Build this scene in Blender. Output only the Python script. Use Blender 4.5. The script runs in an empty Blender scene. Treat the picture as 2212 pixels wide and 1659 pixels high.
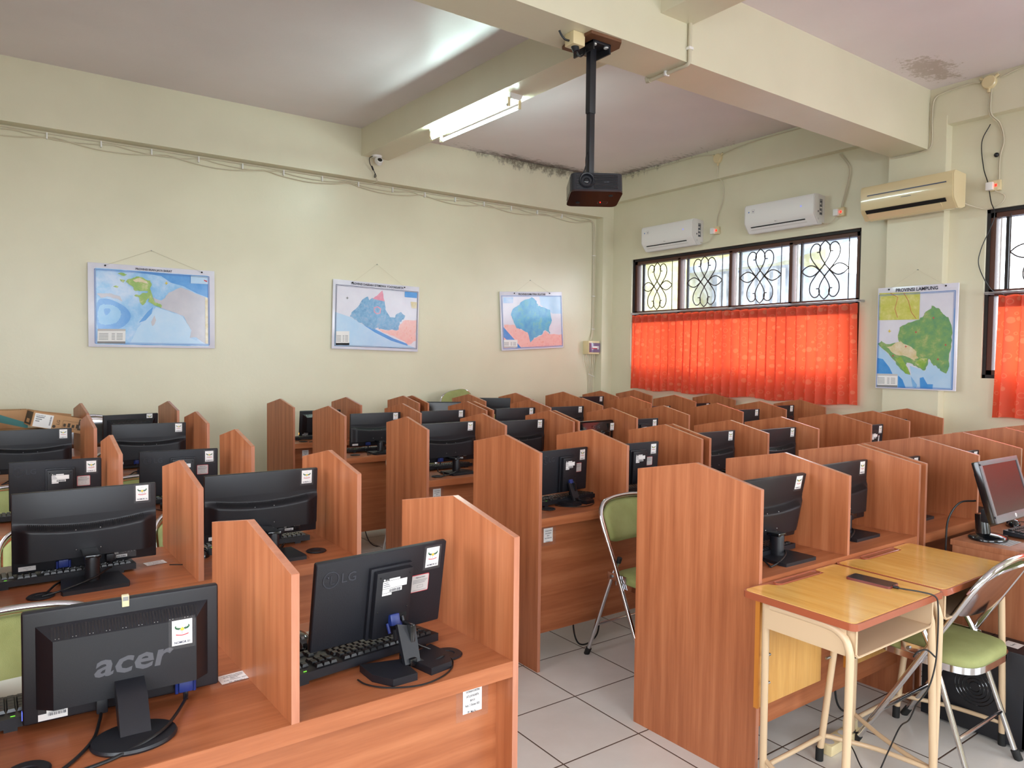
import bpy, bmesh, math, random
from mathutils import Vector, Matrix
from mathutils.geometry import tessellate_polygon
random.seed(7)
scene = bpy.context.scene
COL = scene.collection
R = math.radians
def T(x, y, z): return Matrix.Translation((x, y, z))
def RX(a): return Matrix.Rotation(R(a), 4, 'X')
def RY(a): return Matrix.Rotation(R(a), 4, 'Y')
def RZ(a): return Matrix.Rotation(R(a), 4, 'Z')
def S3(x, y, z): return Matrix.Diagonal((x, y, z, 1))
BACK = Matrix(((1, 0, 0, 0), (0, 0, -1, 0), (0, 1, 0, 0), (0, 0, 0, 1)))      # sheet (u,v,n) -> x=u, z=v, normal to -y
SIDE = Matrix(((0, 0, -1, 0), (-1, 0, 0, 0), (0, 1, 0, 0), (0, 0, 0, 1)))     # sheet (u,v,n) -> y=-u, z=v, normal to -x

# ------------------------------------------------------------------ materials
def lin(c):
    return tuple((v / 255 / 12.92 if v / 255 <= .04045 else ((v / 255 + .055) / 1.055) ** 2.4) for v in c) + (1,)
MATS = {}
def newmat(name):
    m = bpy.data.materials.new(name); m.use_nodes = True
    nt = m.node_tree; b = nt.nodes['Principled BSDF']
    MATS[name] = m
    return m, nt, b
def N(nt, typ, **kw):
    n = nt.nodes.new(typ)
    for k, v in kw.items():
        if k in n.inputs.keys(): n.inputs[k].default_value = v
        else: setattr(n, k, v)
    return n
def mth(nt, op, a, b=None):
    n = nt.nodes.new('ShaderNodeMath'); n.operation = op
    for i, s in enumerate((a, b)):
        if s is None: continue
        if isinstance(s, (int, float)): n.inputs[i].default_value = s
        else: nt.links.new(s, n.inputs[i])
    return n.outputs[0]
def mixc(nt, fac, a, b, blend='MIX'):
    n = nt.nodes.new('ShaderNodeMix'); n.data_type = 'RGBA'; n.blend_type = blend
    for s, i in ((fac, 0), (a, 6), (b, 7)):
        if hasattr(s, 'links'): nt.links.new(s, n.inputs[i])
        else: n.inputs[i].default_value = s
    return n.outputs[2]
def ramp(nt, src, stops):
    n = nt.nodes.new('ShaderNodeValToRGB'); e = n.color_ramp.elements
    while len(e) < len(stops): e.new(.5)
    for i, (p, c) in enumerate(stops): e[i].position = p; e[i].color = c
    nt.links.new(src, n.inputs[0]); return n.outputs[0]
def coords(nt, scale=(1, 1, 1), rnd=False, geo=False):
    tc = nt.nodes.new('ShaderNodeTexCoord'); out = tc.outputs['Object']
    if geo: out = nt.nodes.new('ShaderNodeNewGeometry').outputs['Position']
    if rnd:
        oi = nt.nodes.new('ShaderNodeObjectInfo')
        v = nt.nodes.new('ShaderNodeVectorMath'); v.operation = 'ADD'
        k = mth(nt, 'MULTIPLY', oi.outputs['Random'], 37.)
        c = nt.nodes.new('ShaderNodeCombineXYZ')
        for i in range(3): nt.links.new(k, c.inputs[i])
        nt.links.new(out, v.inputs[0]); nt.links.new(c.outputs[0], v.inputs[1]); out = v.outputs[0]
    mp = nt.nodes.new('ShaderNodeMapping'); mp.inputs['Scale'].default_value = scale
    nt.links.new(out, mp.inputs[0]); return mp.outputs[0]
def noise(nt, vec, scale, detail=4, rough=.5):
    n = N(nt, 'ShaderNodeTexNoise', Scale=scale, Detail=detail, Roughness=rough)
    nt.links.new(vec, n.inputs['Vector']); return n.outputs[0]
def bump(nt, b, h, strength, dist=.002):
    n = N(nt, 'ShaderNodeBump', Strength=strength, Distance=dist)
    nt.links.new(h, n.inputs['Height']); nt.links.new(n.outputs[0], b.inputs['Normal'])
def plain(name, c, rough=.5, metal=0, spec=.5, coat=0, bmp=None, emit=None, alpha=None, var=0):
    m, nt, b = newmat(name)
    b.inputs['Base Color'].default_value = lin(c); b.inputs['Roughness'].default_value = rough
    b.inputs['Metallic'].default_value = metal; b.inputs['Specular IOR Level'].default_value = spec
    b.inputs['Coat Weight'].default_value = coat; b.inputs['Coat Roughness'].default_value = .08
    if bmp: bump(nt, b, noise(nt, coords(nt), bmp[0], 5), bmp[1])
    if var:
        n = noise(nt, coords(nt, rnd=True), 6, 4)
        lo = tuple(max(0, v - var) for v in c); hi = tuple(min(255, v + var) for v in c)
        nt.links.new(ramp(nt, n, [(.3, lin(lo)), (.7, lin(hi))]), b.inputs['Base Color'])
    if emit:
        b.inputs['Emission Color'].default_value = lin(emit[0]); b.inputs['Emission Strength'].default_value = emit[1]
    if alpha is not None: b.inputs['Alpha'].default_value = alpha
    return m
def wood(name, sc, c1, c2, c3, rough=.38, coat=.15):
    m, nt, b = newmat(name)
    a = noise(nt, coords(nt, sc, True), 1, 5, .6)
    f = noise(nt, coords(nt, tuple(4 * s for s in sc), True), 1.3, 3, .6)
    base = ramp(nt, a, [(.32, lin(c1)), (.5, lin(c2)), (.68, lin(c3))])
    fine = ramp(nt, f, [(.42, (.72, .66, .62, 1)), (.58, (1, 1, 1, 1))])
    nt.links.new(mixc(nt, .22, base, fine, 'MULTIPLY'), b.inputs['Base Color'])
    b.inputs['Roughness'].default_value = rough; b.inputs['Coat Weight'].default_value = coat
    b.inputs['Coat Roughness'].default_value = .2; b.inputs['Specular IOR Level'].default_value = .4
    return m
WC = ((152, 86, 52), (169, 100, 63), (184, 115, 76))
wood_v = wood('wood_upright_grain', (26, 26, 1.1), *WC)
wood_h = wood('wood_level_grain', (1.3, 22, 22), *WC)
wood_e = wood('wood_edge_band', (20, 20, 2.), (178, 112, 84), (186, 122, 94), (194, 132, 104), .28, .4)
wood_t = wood('wood_teacher_table', (26, 26, 1.1), (148, 90, 60), (164, 104, 72), (176, 116, 82))
lam = wood('yellow_laminate', (24, 1.6, 10), (222, 164, 74), (232, 178, 90), (238, 188, 102), .2, .6)
lam2 = wood('yellow_plywood', (20, 20, 1.5), (200, 148, 78), (208, 158, 88), (216, 168, 98), .4, .1)
plyed = plain('plywood_edge', (200, 126, 44), .5)
redbrown = plain('redbrown_edging', (158, 82, 54), .3, coat=.3)
cream_steel = plain('cream_steel', (208, 180, 146), .35, coat=.2, bmp=(90, .05))
black = plain('black_plastic', (24, 25, 31), .42, bmp=(600, .08))
blackg = plain('black_gloss', (15, 16, 19), .16, coat=.4)
blackt = plain('black_textured', (27, 28, 35), .5, bmp=(260, .25))
screenm = plain('dark_screen', (38, 36, 38), .22)
keym = plain('key_caps', (32, 32, 34), .32)
dark = plain('dark_void', (8, 8, 9), .7)
grey = plain('grey_print', (128, 128, 130), .5)
logo_dark = plain('embossed_logo', (58, 60, 68), .4)
white = plain('white_paper', (236, 234, 232), .55)
offw = plain('white_plastic', (234, 232, 230), .35, coat=.15)
sidew = plain('white_plastic_side', (214, 210, 206), .4)
ivory = plain('ivory_plastic', (222, 204, 160), .3, coat=.35)
ivory_g = plain('ivory_gloss', (222, 204, 160), .25, coat=1.0)
cable_w = plain('ivory_cable', (205, 196, 172), .5)
cable_b = plain('black_cable', (18, 18, 20), .45)
blue_plug = plain('blue_connector', (28, 46, 112), .4)
green_f = plain('green_fabric', (142, 146, 90), .85, bmp=(420, .5), var=14)
chrome = plain('chrome', (214, 214, 218), .12, metal=1)
steel = plain('dull_steel', (150, 150, 150), .35, metal=1)
rubber = plain('black_rubber', (22, 22, 22), .7)
navy = plain('navy_lettering', (26, 34, 70), .6)
ink = plain('ink', (42, 44, 60), .6)
greyp = plain('grey_paper', (196, 192, 190), .6)
redp = plain('red_print', (200, 62, 72), .55)
em_green = plain('emblem_green', (40, 92, 58), .55)
em_yel = plain('emblem_yellow', (226, 196, 60), .55)
em_line = plain('emblem_line', (150, 150, 160), .55)
tape = plain('clear_tape', (170, 168, 168), .2, alpha=.09)
card = plain('cardboard', (190, 146, 104), .8, bmp=(60, .1), var=6)
card_d = plain('cardboard_print', (78, 66, 54), .8)
teal = plain('teal_print', (78, 140, 140), .7)
padm = plain('mouse_pad', (186, 186, 172), .75)
led_r = plain('red_indicator', (255, 40, 30), .4, emit=((255, 30, 20), 3))
led_b = plain('blue_indicator', (90, 110, 255), .4, emit=((90, 110, 255), 1.6))
led_o = plain('orange_indicator', (255, 170, 60), .4, emit=((255, 170, 60), 2))
led_g = plain('green_indicator', (120, 255, 60), .4, emit=((120, 255, 60), 1.5))
iron = plain('wrought_iron', (46, 30, 24), .5)
winw = plain('window_wood', (84, 48, 34), .5, bmp=(40, .1))
winb = plain('window_black_edge', (26, 20, 20), .6, bmp=(50, .3))
alum = plain('aluminium', (196, 196, 200), .3, metal=.8)
smoke = plain('smoky_cover', (120, 96, 130), .12, coat=.4)
purple_plate = plain('projector_under', (34, 16, 18), .2, coat=.2)
darkwood = plain('dark_board', (112, 74, 48), .6, var=12)
silver = plain('silver_bezel', (104, 100, 104), .35)
bubble = plain('clear_bag', (205, 210, 214), .15, alpha=.35, bmp=(60, .8))
yellow_out = plain('yellow_plaster', (134, 126, 58), .8, var=8)
white_out = plain('pale_slats', (170, 174, 180), .7)
grey_out = plain('grey_cladding', (84, 92, 106), .7, var=10)
tubem = plain('lit_tube', (255, 255, 255), .4, emit=((225, 255, 248), 75))

# plaster: cream walls, pale ceiling, with the mould and peeling patches of the room
def plaster(name, c, amount, peel=False):
    m, nt, b = newmat(name)
    pos = coords(nt, geo=True)
    sep = nt.nodes.new('ShaderNodeSeparateXYZ'); nt.links.new(pos, sep.inputs[0])
    X, Y, Z = sep.outputs
    n1 = noise(nt, pos, 1.3, 4)
    lo = tuple(v - 5 for v in c); hi = tuple(min(255, v + 4) for v in c)
    base = ramp(nt, n1, [(.3, lin(lo)), (.7, lin(hi))])
    n2 = noise(nt, coords(nt, (3, 9, 2.2), geo=True), 3.2, 7, .75)
    # mould line where the far bay's ceiling meets wall and window wall
    dA = mth(nt, 'ABSOLUTE', mth(nt, 'SUBTRACT', Y, 7.37))
    dB = mth(nt, 'ADD', mth(nt, 'ABSOLUTE', mth(nt, 'SUBTRACT', X, 6.86)), .08)
    sx = nt.nodes.new('ShaderNodeMapRange'); nt.links.new(X, sx.inputs[0]); sx.inputs[1].default_value = 4.1; sx.inputs[2].default_value = 5.2
    sy = nt.nodes.new('ShaderNodeMapRange'); nt.links.new(Y, sy.inputs[0]); sy.inputs[1].default_value = 5.2; sy.inputs[2].default_value = 7.0
    fA = mth(nt, 'MULTIPLY', mth(nt, 'SUBTRACT', 1., mth(nt, 'DIVIDE', dA, .22)), sx.outputs[0])
    fB = mth(nt, 'MULTIPLY', mth(nt, 'SUBTRACT', 1., mth(nt, 'DIVIDE', dB, .3)), sy.outputs[0])
    dz = mth(nt, 'MULTIPLY', mth(nt, 'ABSOLUTE', mth(nt, 'SUBTRACT', Z, 3.96)), 6.5)
    f = mth(nt, 'SUBTRACT', mth(nt, 'MAXIMUM', fA, fB), dz)
    f = mth(nt, 'MULTIPLY', mth(nt, 'ADD', f, mth(nt, 'MULTIPLY', mth(nt, 'SUBTRACT', n2, .58), 3.6)), 1.6)
    cl = nt.nodes.new('ShaderNodeClamp'); nt.links.new(f, cl.inputs[0])
    inside = mth(nt, 'GREATER_THAN', mth(nt, 'SUBTRACT', mth(nt, 'MAXIMUM', fA, fB), dz), .0)
    k = mth(nt, 'MULTIPLY', mth(nt, 'MULTIPLY', cl.outputs[0], inside), amount)
    col = mixc(nt, k, base, lin((66, 48, 36)))
    # peeling patch on the ceiling by the window wall
    px = mth(nt, 'DIVIDE', mth(nt, 'SUBTRACT', X, 6.42), .5); py = mth(nt, 'DIVIDE', mth(nt, 'SUBTRACT', Y, 2.99), .22)
    r2 = mth(nt, 'ADD', mth(nt, 'MULTIPLY', px, px), mth(nt, 'MULTIPLY', py, py))
    g = mth(nt, 'SUBTRACT', mth(nt, 'ADD', .55, mth(nt, 'MULTIPLY', mth(nt, 'SUBTRACT', noise(nt, pos, 14, 8, .8), .5), 4.2)), r2)
    cg = nt.nodes.new('ShaderNodeClamp'); nt.links.new(mth(nt, 'MULTIPLY', g, 3.), cg.inputs[0])
    if peel: col = mixc(nt, mth(nt, 'MULTIPLY', cg.outputs[0], .55), col, lin((140, 116, 92)))
    nt.links.new(col, b.inputs['Base Color'])
    b.inputs['Roughness'].default_value = .33; b.inputs['Specular IOR Level'].default_value = .5
    bump(nt, b, noise(nt, coords(nt, geo=True), 38, 6, .6), .22, .004)
    return m
wallm = plaster('cream_plaster', (219, 213, 187), .75)
ceilm = plaster('ceiling_plaster', (222, 212, 216), .9, True)

# floor tiles 0.397 m, joints lined up with the room
def tiles():
    m, nt, b = newmat('floor_tiles')
    pos = coords(nt, geo=True); sep = nt.nodes.new('ShaderNodeSeparateXYZ'); nt.links.new(pos, sep.inputs[0])
    s = .3973
    def joint(o, off):
        u = mth(nt, 'FRACT', mth(nt, 'DIVIDE', mth(nt, 'SUBTRACT', o, off), s))
        return mth(nt, 'MINIMUM', u, mth(nt, 'SUBTRACT', 1., u))
    d = mth(nt, 'MINIMUM', joint(sep.outputs[0], 2.143 - s * 20), joint(sep.outputs[1], 2.8645 - s * 20))
    line = mth(nt, 'LESS_THAN', d, .0075)
    base = ramp(nt, noise(nt, pos, 2.2, 5, .6), [(.3, lin((203, 197, 190))), (.7, lin((218, 213, 207)))])
    nt.links.new(mixc(nt, line, base, lin((78, 58, 46))), b.inputs['Base Color'])
    rr = mth(nt, 'ADD', mth(nt, 'MULTIPLY', line, .5), .2); nt.links.new(rr, b.inputs['Roughness'])
    h = nt.nodes.new('ShaderNodeMapRange'); nt.links.new(d, h.inputs[0]); h.inputs[1].default_value = .004; h.inputs[2].default_value = .012
    bump(nt, b, h.outputs[0], .5, .002)
    return m
floorm = tiles()

def curtain_mat():
    m, nt, b = newmat('orange_curtain')
    out = nt.nodes['Material Output']
    uv = nt.nodes.new('ShaderNodeTexCoord')
    mp = N(nt, 'ShaderNodeMapping'); mp.inputs['Scale'].default_value = (12, 12, 12); nt.links.new(uv.outputs['UV'], mp.inputs[0])
    v = N(nt, 'ShaderNodeTexVoronoi', Scale=1., Randomness=.75); v.voronoi_dimensions = '2D'; nt.links.new(mp.outputs[0], v.inputs['Vector'])
    d = v.outputs['Distance']
    sepc = nt.nodes.new('ShaderNodeSeparateColor'); nt.links.new(v.outputs['Color'], sepc.inputs[0])
    rad = mth(nt, 'ADD', .1, mth(nt, 'MULTIPLY', sepc.outputs[0], .2))
    ring = mth(nt, 'LESS_THAN', mth(nt, 'ABSOLUTE', mth(nt, 'SUBTRACT', d, rad)), .034)
    disc = mth(nt, 'MULTIPLY', mth(nt, 'LESS_THAN', d, rad), mth(nt, 'GREATER_THAN', sepc.outputs[1], .66))
    pat = mth(nt, 'MAXIMUM', ring, disc)
    wv = noise(nt, mp.outputs[0], 24, 2)
    c1 = mixc(nt, mth(nt, 'MULTIPLY', pat, .55), lin((226, 104, 72)), lin((238, 172, 132)))
    c2 = mixc(nt, mth(nt, 'MULTIPLY', pat, .2), lin((255, 84, 48)), lin((250, 120, 70)))
    nt.links.new(c1, b.inputs['Base Color']); b.inputs['Roughness'].default_value = .6
    tr = nt.nodes.new('ShaderNodeBsdfTranslucent'); nt.links.new(c2, tr.inputs[0])
    mx = nt.nodes.new('ShaderNodeMixShader'); mx.inputs[0].default_value = .55
    nt.links.new(b.outputs[0], mx.inputs[1]); nt.links.new(tr.outputs[0], mx.inputs[2]); nt.links.new(mx.outputs[0], out.inputs[0])
    bump(nt, b, wv, .1, .001)
    return m
curtm = curtain_mat()

heading = plain('curtain_heading', (206, 104, 72), .7)
def glass_mat():
    m, nt, b = newmat('dusty_window_glass')
    out = nt.nodes['Material Output']; nt.nodes.remove(b)
    tr = nt.nodes.new('ShaderNodeBsdfTransparent'); tr.inputs[0].default_value = (.93, .95, .97, 1)
    tl = nt.nodes.new('ShaderNodeBsdfTranslucent'); tl.inputs[0].default_value = (.9, .93, .96, 1)
    gl = N(nt, 'ShaderNodeBsdfGlossy', Roughness=.1)
    mx = nt.nodes.new('ShaderNodeMixShader'); n = noise(nt, coords(nt), 7, 6, .7)
    r = nt.nodes.new('ShaderNodeMapRange'); nt.links.new(n, r.inputs[0]); r.inputs[1].default_value = .35; r.inputs[2].default_value = .7
    r.inputs[3].default_value = .06; r.inputs[4].default_value = .26
    nt.links.new(r.outputs[0], mx.inputs[0]); nt.links.new(tr.outputs[0], mx.inputs[1]); nt.links.new(tl.outputs[0], mx.inputs[2])
    m2 = nt.nodes.new('ShaderNodeMixShader'); m2.inputs[0].default_value = .05
    nt.links.new(mx.outputs[0], m2.inputs[1]); nt.links.new(gl.outputs[0], m2.inputs[2]); nt.links.new(m2.outputs[0], out.inputs[0])
    return m
glassm = glass_mat()

def mottled(name, stops, scale, rough=.3, detail=6, coat=.6):
    m, nt, b = newmat(name)
    n = noise(nt, coords(nt), scale, detail, .62)
    nt.links.new(ramp(nt, n, [(p, lin(c)) for p, c in stops]), b.inputs['Base Color'])
    b.inputs['Roughness'].default_value = rough; b.inputs['Coat Weight'].default_value = coat; b.inputs['Coat Roughness'].default_value = .12
    bump(nt, b, noise(nt, coords(nt), 5, 3), .25, .006)
    return m
sea_deep = mottled('map_sea', [(.3, (70, 150, 216)), (.48, (140, 190, 232)), (.62, (196, 214, 240))], 3.2)
sea_dark = mottled('map_deep_water', [(.3, (48, 138, 212)), (.7, (90, 160, 224))], 7)
sea_pale = mottled('map_shallow_water', [(.3, (166, 204, 236)), (.7, (190, 214, 238))], 5)
sea_mid = mottled('map_mid_water', [(.3, (110, 176, 226)), (.7, (140, 192, 230))], 7)
land_green = mottled('map_green_land', [(.35, (118, 166, 66)), (.55, (150, 180, 84)), (.7, (206, 206, 150))], 14)
land_mid = mottled('map_upland', [(.34, (96, 150, 108)), (.55, (124, 164, 100)), (.72, (176, 182, 120))], 16)
land_grey = mottled('map_grey_land', [(.3, (180, 178, 190)), (.7, (196, 192, 200))], 6)
land_blue = mottled('map_blue_relief', [(.32, (84, 142, 186)), (.5, (110, 164, 204)), (.7, (150, 176, 206))], 34)
land_cyan = mottled('map_cyan_relief', [(.32, (66, 150, 206)), (.55, (90, 178, 214)), (.7, (120, 190, 190))], 12)
land_pink = mottled('map_pink_land', [(.35, (238, 176, 172)), (.55, (240, 192, 186)), (.7, (234, 160, 146))], 22)
land_rose = mottled('map_rose_land', [(.3, (216, 120, 150)), (.7, (232, 160, 178))], 20)
land_sand = mottled('map_sand_land', [(.3, (226, 214, 190)), (.7, (206, 186, 130))], 20)
city_map = mottled('map_city_inset', [(.3, (190, 192, 76)), (.55, (206, 204, 108)), (.75, (224, 218, 150))], 18)
map_sheet = mottled('map_sheet', [(.3, (214, 212, 226)), (.7, (226, 224, 234))], 4)
map_blue = plain('map_border_blue', (70, 120, 190), .4)
map_navy = plain('map_border_navy', (60, 66, 96), .4)

# ------------------------------------------------------------------ mesh builder
TXT = {}
def text_mesh(s, bold=0):
    key = (s, bold)
    if key not in TXT:
        cu = bpy.data.curves.new('lettering', 'FONT'); cu.body = s; cu.size = 1; cu.resolution_u = 2; cu.offset = bold
        o = bpy.data.objects.new('lettering', cu); COL.objects.link(o)
        dg = bpy.context.evaluated_depsgraph_get(); dg.update()
        me = o.evaluated_get(dg).to_mesh()
        vs = [v.co.copy() for v in me.vertices]; fs = [tuple(p.vertices) for p in me.polygons]
        o.evaluated_get(dg).to_mesh_clear()
        bpy.data.objects.remove(o); bpy.data.curves.remove(cu)
        w = max(v.x for v in vs); x0 = min(v.x for v in vs)
        TXT[key] = ([Vector((v.x - x0, v.y, 0)) for v in vs], fs, w - x0)
    return TXT[key]
class MB:
    def __init__(self): self.v = []; self.f = []; self.m = []; self.mats = []; self.uv = None
    def mi(self, m):
        if m not in self.mats: self.mats.append(m)
        return self.mats.index(m)
    def add(self, vs, fs, m, M=None):
        o = len(self.v); k = self.mi(m)
        self.v += [tuple(M @ Vector(p)) if M else tuple(p) for p in vs]
        flip = M is not None and M.to_3x3().determinant() < 0
        for f in fs:
            g = [i + o for i in f]
            self.f.append(g[::-1] if flip else g); self.m.append(k)
        return self
    def box(self, a, b, m, M=None, bev=0, seg=2):
        (x0, y0, z0), (x1, y1, z1) = a, b
        x0, x1 = min(x0, x1), max(x0, x1); y0, y1 = min(y0, y1), max(y0, y1); z0, z1 = min(z0, z1), max(z0, z1)
        if bev <= 0:
            vs = [(x0, y0, z0), (x1, y0, z0), (x1, y1, z0), (x0, y1, z0), (x0, y0, z1), (x1, y0, z1), (x1, y1, z1), (x0, y1, z1)]
            return self.add(vs, [(0, 3, 2, 1), (4, 5, 6, 7), (0, 1, 5, 4), (1, 2, 6, 5), (2, 3, 7, 6), (3, 0, 4, 7)], m, M)
        bm = bmesh.new(); bmesh.ops.create_cube(bm, size=1)
        for v in bm.verts: v.co = Vector(((x0 + x1) / 2 + v.co.x * (x1 - x0), (y0 + y1) / 2 + v.co.y * (y1 - y0), (z0 + z1) / 2 + v.co.z * (z1 - z0)))
        bev = min(bev, .49 * min(x1 - x0, y1 - y0, z1 - z0))
        bmesh.ops.bevel(bm, geom=list(bm.edges), offset=bev, segments=seg, affect='EDGES', profile=.6)
        bm.verts.index_update()
        self.add([v.co for v in bm.verts], [[v.index for v in f.verts] for f in bm.faces], m, M); bm.free(); return self
    def prism(self, poly, z0, z1, m, M=None, top=None):
        n = len(poly)
        ar = sum(poly[i][0] * poly[(i + 1) % n][1] - poly[(i + 1) % n][0] * poly[i][1] for i in range(n))
        if ar < 0: poly = poly[::-1]
        tris = tessellate_polygon([[Vector((x, y, 0)) for x, y in poly]])
        tp = [(x, y, z1) for x, y in poly]
        def up(t):
            a, b, c = [poly[i] for i in t]
            return t if (b[0] - a[0]) * (c[1] - a[1]) - (c[0] - a[0]) * (b[1] - a[1]) > 0 else t[::-1]
        tris = [up(tuple(t)) for t in tris]
        self.add(tp, tris, top or m, M)
        self.add([(x, y, z0) for x, y in poly], [t[::-1] for t in tris], m, M)
        self.add([(x, y, z0) for x, y in poly] + tp, [(i, (i + 1) % n, n + (i + 1) % n, n + i) for i in range(n)], m, M)
        return self
    def sheet(self, poly, z, m, M=None):
        tris = tessellate_polygon([[Vector((x, y, 0)) for x, y in poly]])
        out = []
        for t in tris:
            a, b, c = [poly[i] for i in t]
            out.append(tuple(t) if (b[0] - a[0]) * (c[1] - a[1]) - (c[0] - a[0]) * (b[1] - a[1]) > 0 else tuple(t)[::-1])
        return self.add([(x, y, z) for x, y in poly], out, m, M)
    def rect(self, x0, y0, x1, y1, z, m, M=None):
        return self.add([(x0, y0, z), (x1, y0, z), (x1, y1, z), (x0, y1, z)], [(0, 1, 2, 3)], m, M)
    def outline(self, x0, y0, x1, y1, w, z, m, M=None):
        self.rect(x0, y0, x1, y0 + w, z, m, M); self.rect(x0, y1 - w, x1, y1, z, m, M)
        self.rect(x0, y0 + w, x0 + w, y1 - w, z, m, M); self.rect(x1 - w, y0 + w, x1, y1 - w, z, m, M); return self
    def cyl(self, p0, p1, r, m, n=16, r2=None, M=None):
        return self.tube([p0, p1], r, m, n, M=M, radii=[r, r if r2 is None else r2])
    def tube(self, pts, r, m, n=8, M=None, radii=None, closed=False):
        P = [Vector(p) for p in pts]; k = len(P)
        tan = []
        for i in range(k):
            if closed: t = P[(i + 1) % k] - P[i - 1]
            else: t = P[min(i + 1, k - 1)] - P[max(i - 1, 0)]
            tan.append(t.normalized() if t.length > 1e-9 else Vector((0, 0, 1)))
        up = Vector((0, 0, 1)) if abs(tan[0].z) < .9 else Vector((1, 0, 0))
        nrm = (up - tan[0] * up.dot(tan[0])).normalized(); vs = []
        for i in range(k):
            nrm = (nrm - tan[i] * nrm.dot(tan[i]))
            nrm = nrm.normalized() if nrm.length > 1e-6 else tan[i].orthogonal().normalized()
            b = tan[i].cross(nrm); rr = radii[i] if radii else r
            for j in range(n):
                a = 2 * math.pi * j / n; vs.append(P[i] + (nrm * math.cos(a) + b * math.sin(a)) * rr)
        fs = []
        for i in range(k if closed else k - 1):
            q = (i + 1) % k
            for j in range(n): fs.append((i * n + j, i * n + (j + 1) % n, q * n + (j + 1) % n, q * n + j))
        if not closed: fs += [tuple(range(n))[::-1], tuple((k - 1) * n + j for j in range(n))]
        return self.add(vs, fs, m, M)
    def lathe(self, prof, m, n=24, M=None):
        vs = []; fs = []
        for r, z in prof:
            for j in range(n): a = 2 * math.pi * j / n; vs.append((r * math.cos(a), r * math.sin(a), z))
        for i in range(len(prof) - 1):
            for j in range(n): fs.append((i * n + j, i * n + (j + 1) % n, (i + 1) * n + (j + 1) % n, (i + 1) * n + j))
        fs += [tuple(range(n))[::-1], tuple((len(prof) - 1) * n + j for j in range(n))]
        return self.add(vs, fs, m, M)
    def ball(self, c, r, m, n=10, M=None, sc=(1, 1, 1)):
        pr = [(r * math.sin(math.pi * i / n), -r * math.cos(math.pi * i / n)) for i in range(n + 1)]
        pr[0] = (r * .01, -r); pr[-1] = (r * .01, r)
        return self.lathe(pr, m, 2 * n, (M or Matrix()) @ T(*c) @ S3(*sc))
    def grid(self, fn, nu, nv, m, M=None):
        vs = [fn(i / nu, j / nv) for j in range(nv + 1) for i in range(nu + 1)]
        w = nu + 1
        return self.add(vs, [(j * w + i, j * w + i + 1, (j + 1) * w + i + 1, (j + 1) * w + i) for j in range(nv) for i in range(nu)], m, M)
    def text(self, s, size, m, M, align='L', wmax=None, bold=0):
        vs, fs, w = text_mesh(s, bold)
        k = size if wmax is None else wmax
        off = {'L': 0, 'C': -w / 2, 'R': -w}[align]
        return self.add([((v.x + off) * k, v.y * size, 0) for v in vs], fs, m, M)
    def mesh(self, name, smooth=35):
        me = bpy.data.meshes.new(name); me.from_pydata(self.v, [], self.f)
        for m in self.mats: me.materials.append(m)
        me.polygons.foreach_set('material_index', self.m)
        if smooth:
            me.polygons.foreach_set('use_smooth', [True] * len(self.f)); me.set_sharp_from_angle(angle=R(smooth))
        if self.uv:
            u = me.uv_layers.new(name='UVMap')
            for i, l in enumerate(me.loops): u.data[i].uv = self.uv[l.vertex_index]
        me.update(); return me
def obj(name, mb, parent=None, M=None, smooth=35):
    o = bpy.data.objects.new(name, mb.mesh(name, smooth) if isinstance(mb, MB) else mb); COL.objects.link(o)
    if parent: o.parent = parent
    if M is not None: o.matrix_local = M
    return o
def tag(o, label, cat, group=None):
    o['label'] = label; o['category'] = cat
    if group: o['group'] = group
    return o
def thing(name, label, cat, M=None, group=None):
    o = bpy.data.objects.new(name, None); o.empty_display_size = .05; COL.objects.link(o)
    if M is not None: o.matrix_world = M
    return tag(o, label, cat, group)
def struct(name, mb, parent=None, M=None, smooth=0):
    o = obj(name, mb, parent, M, smooth)
    if parent is None: o['kind'] = 'structure'
    return o
def dup(root, M, label, group=None):
    r = root.copy(); COL.objects.link(r); r.matrix_world = M; r['label'] = label
    if group: r['group'] = group
    out = {}
    for ch in root.children:
        c = ch.copy(); COL.objects.link(c); c.parent = r; out.setdefault(ch.name.split('.')[0], []).append(c)
        for g in ch.children:
            d = g.copy(); COL.objects.link(d); d.parent = c
    return r, out
def spline(pts, k=8):
    P = [Vector(p) for p in pts]; P = [2 * P[0] - P[1]] + P + [2 * P[-1] - P[-2]]; out = []
    for i in range(1, len(P) - 2):
        for j in range(k):
            t = j / k; a, b, c, d = P[i - 1:i + 3]
            out.append(.5 * (2 * b + (c - a) * t + (2 * a - 5 * b + 4 * c - d) * t * t + (3 * b - a - 3 * c + d) * t ** 3))
    out.append(P[-2]); return out
def rrect(x0, y0, x1, y1, r, n=5):
    out = []
    for cx, cy, a0 in ((x1 - r, y1 - r, 0), (x0 + r, y1 - r, 90), (x0 + r, y0 + r, 180), (x1 - r, y0 + r, 270)):
        for i in range(n + 1): a = R(a0 + 90 * i / n); out.append((cx + r * math.cos(a), cy + r * math.sin(a)))
    return out

exec_order = []
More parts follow.
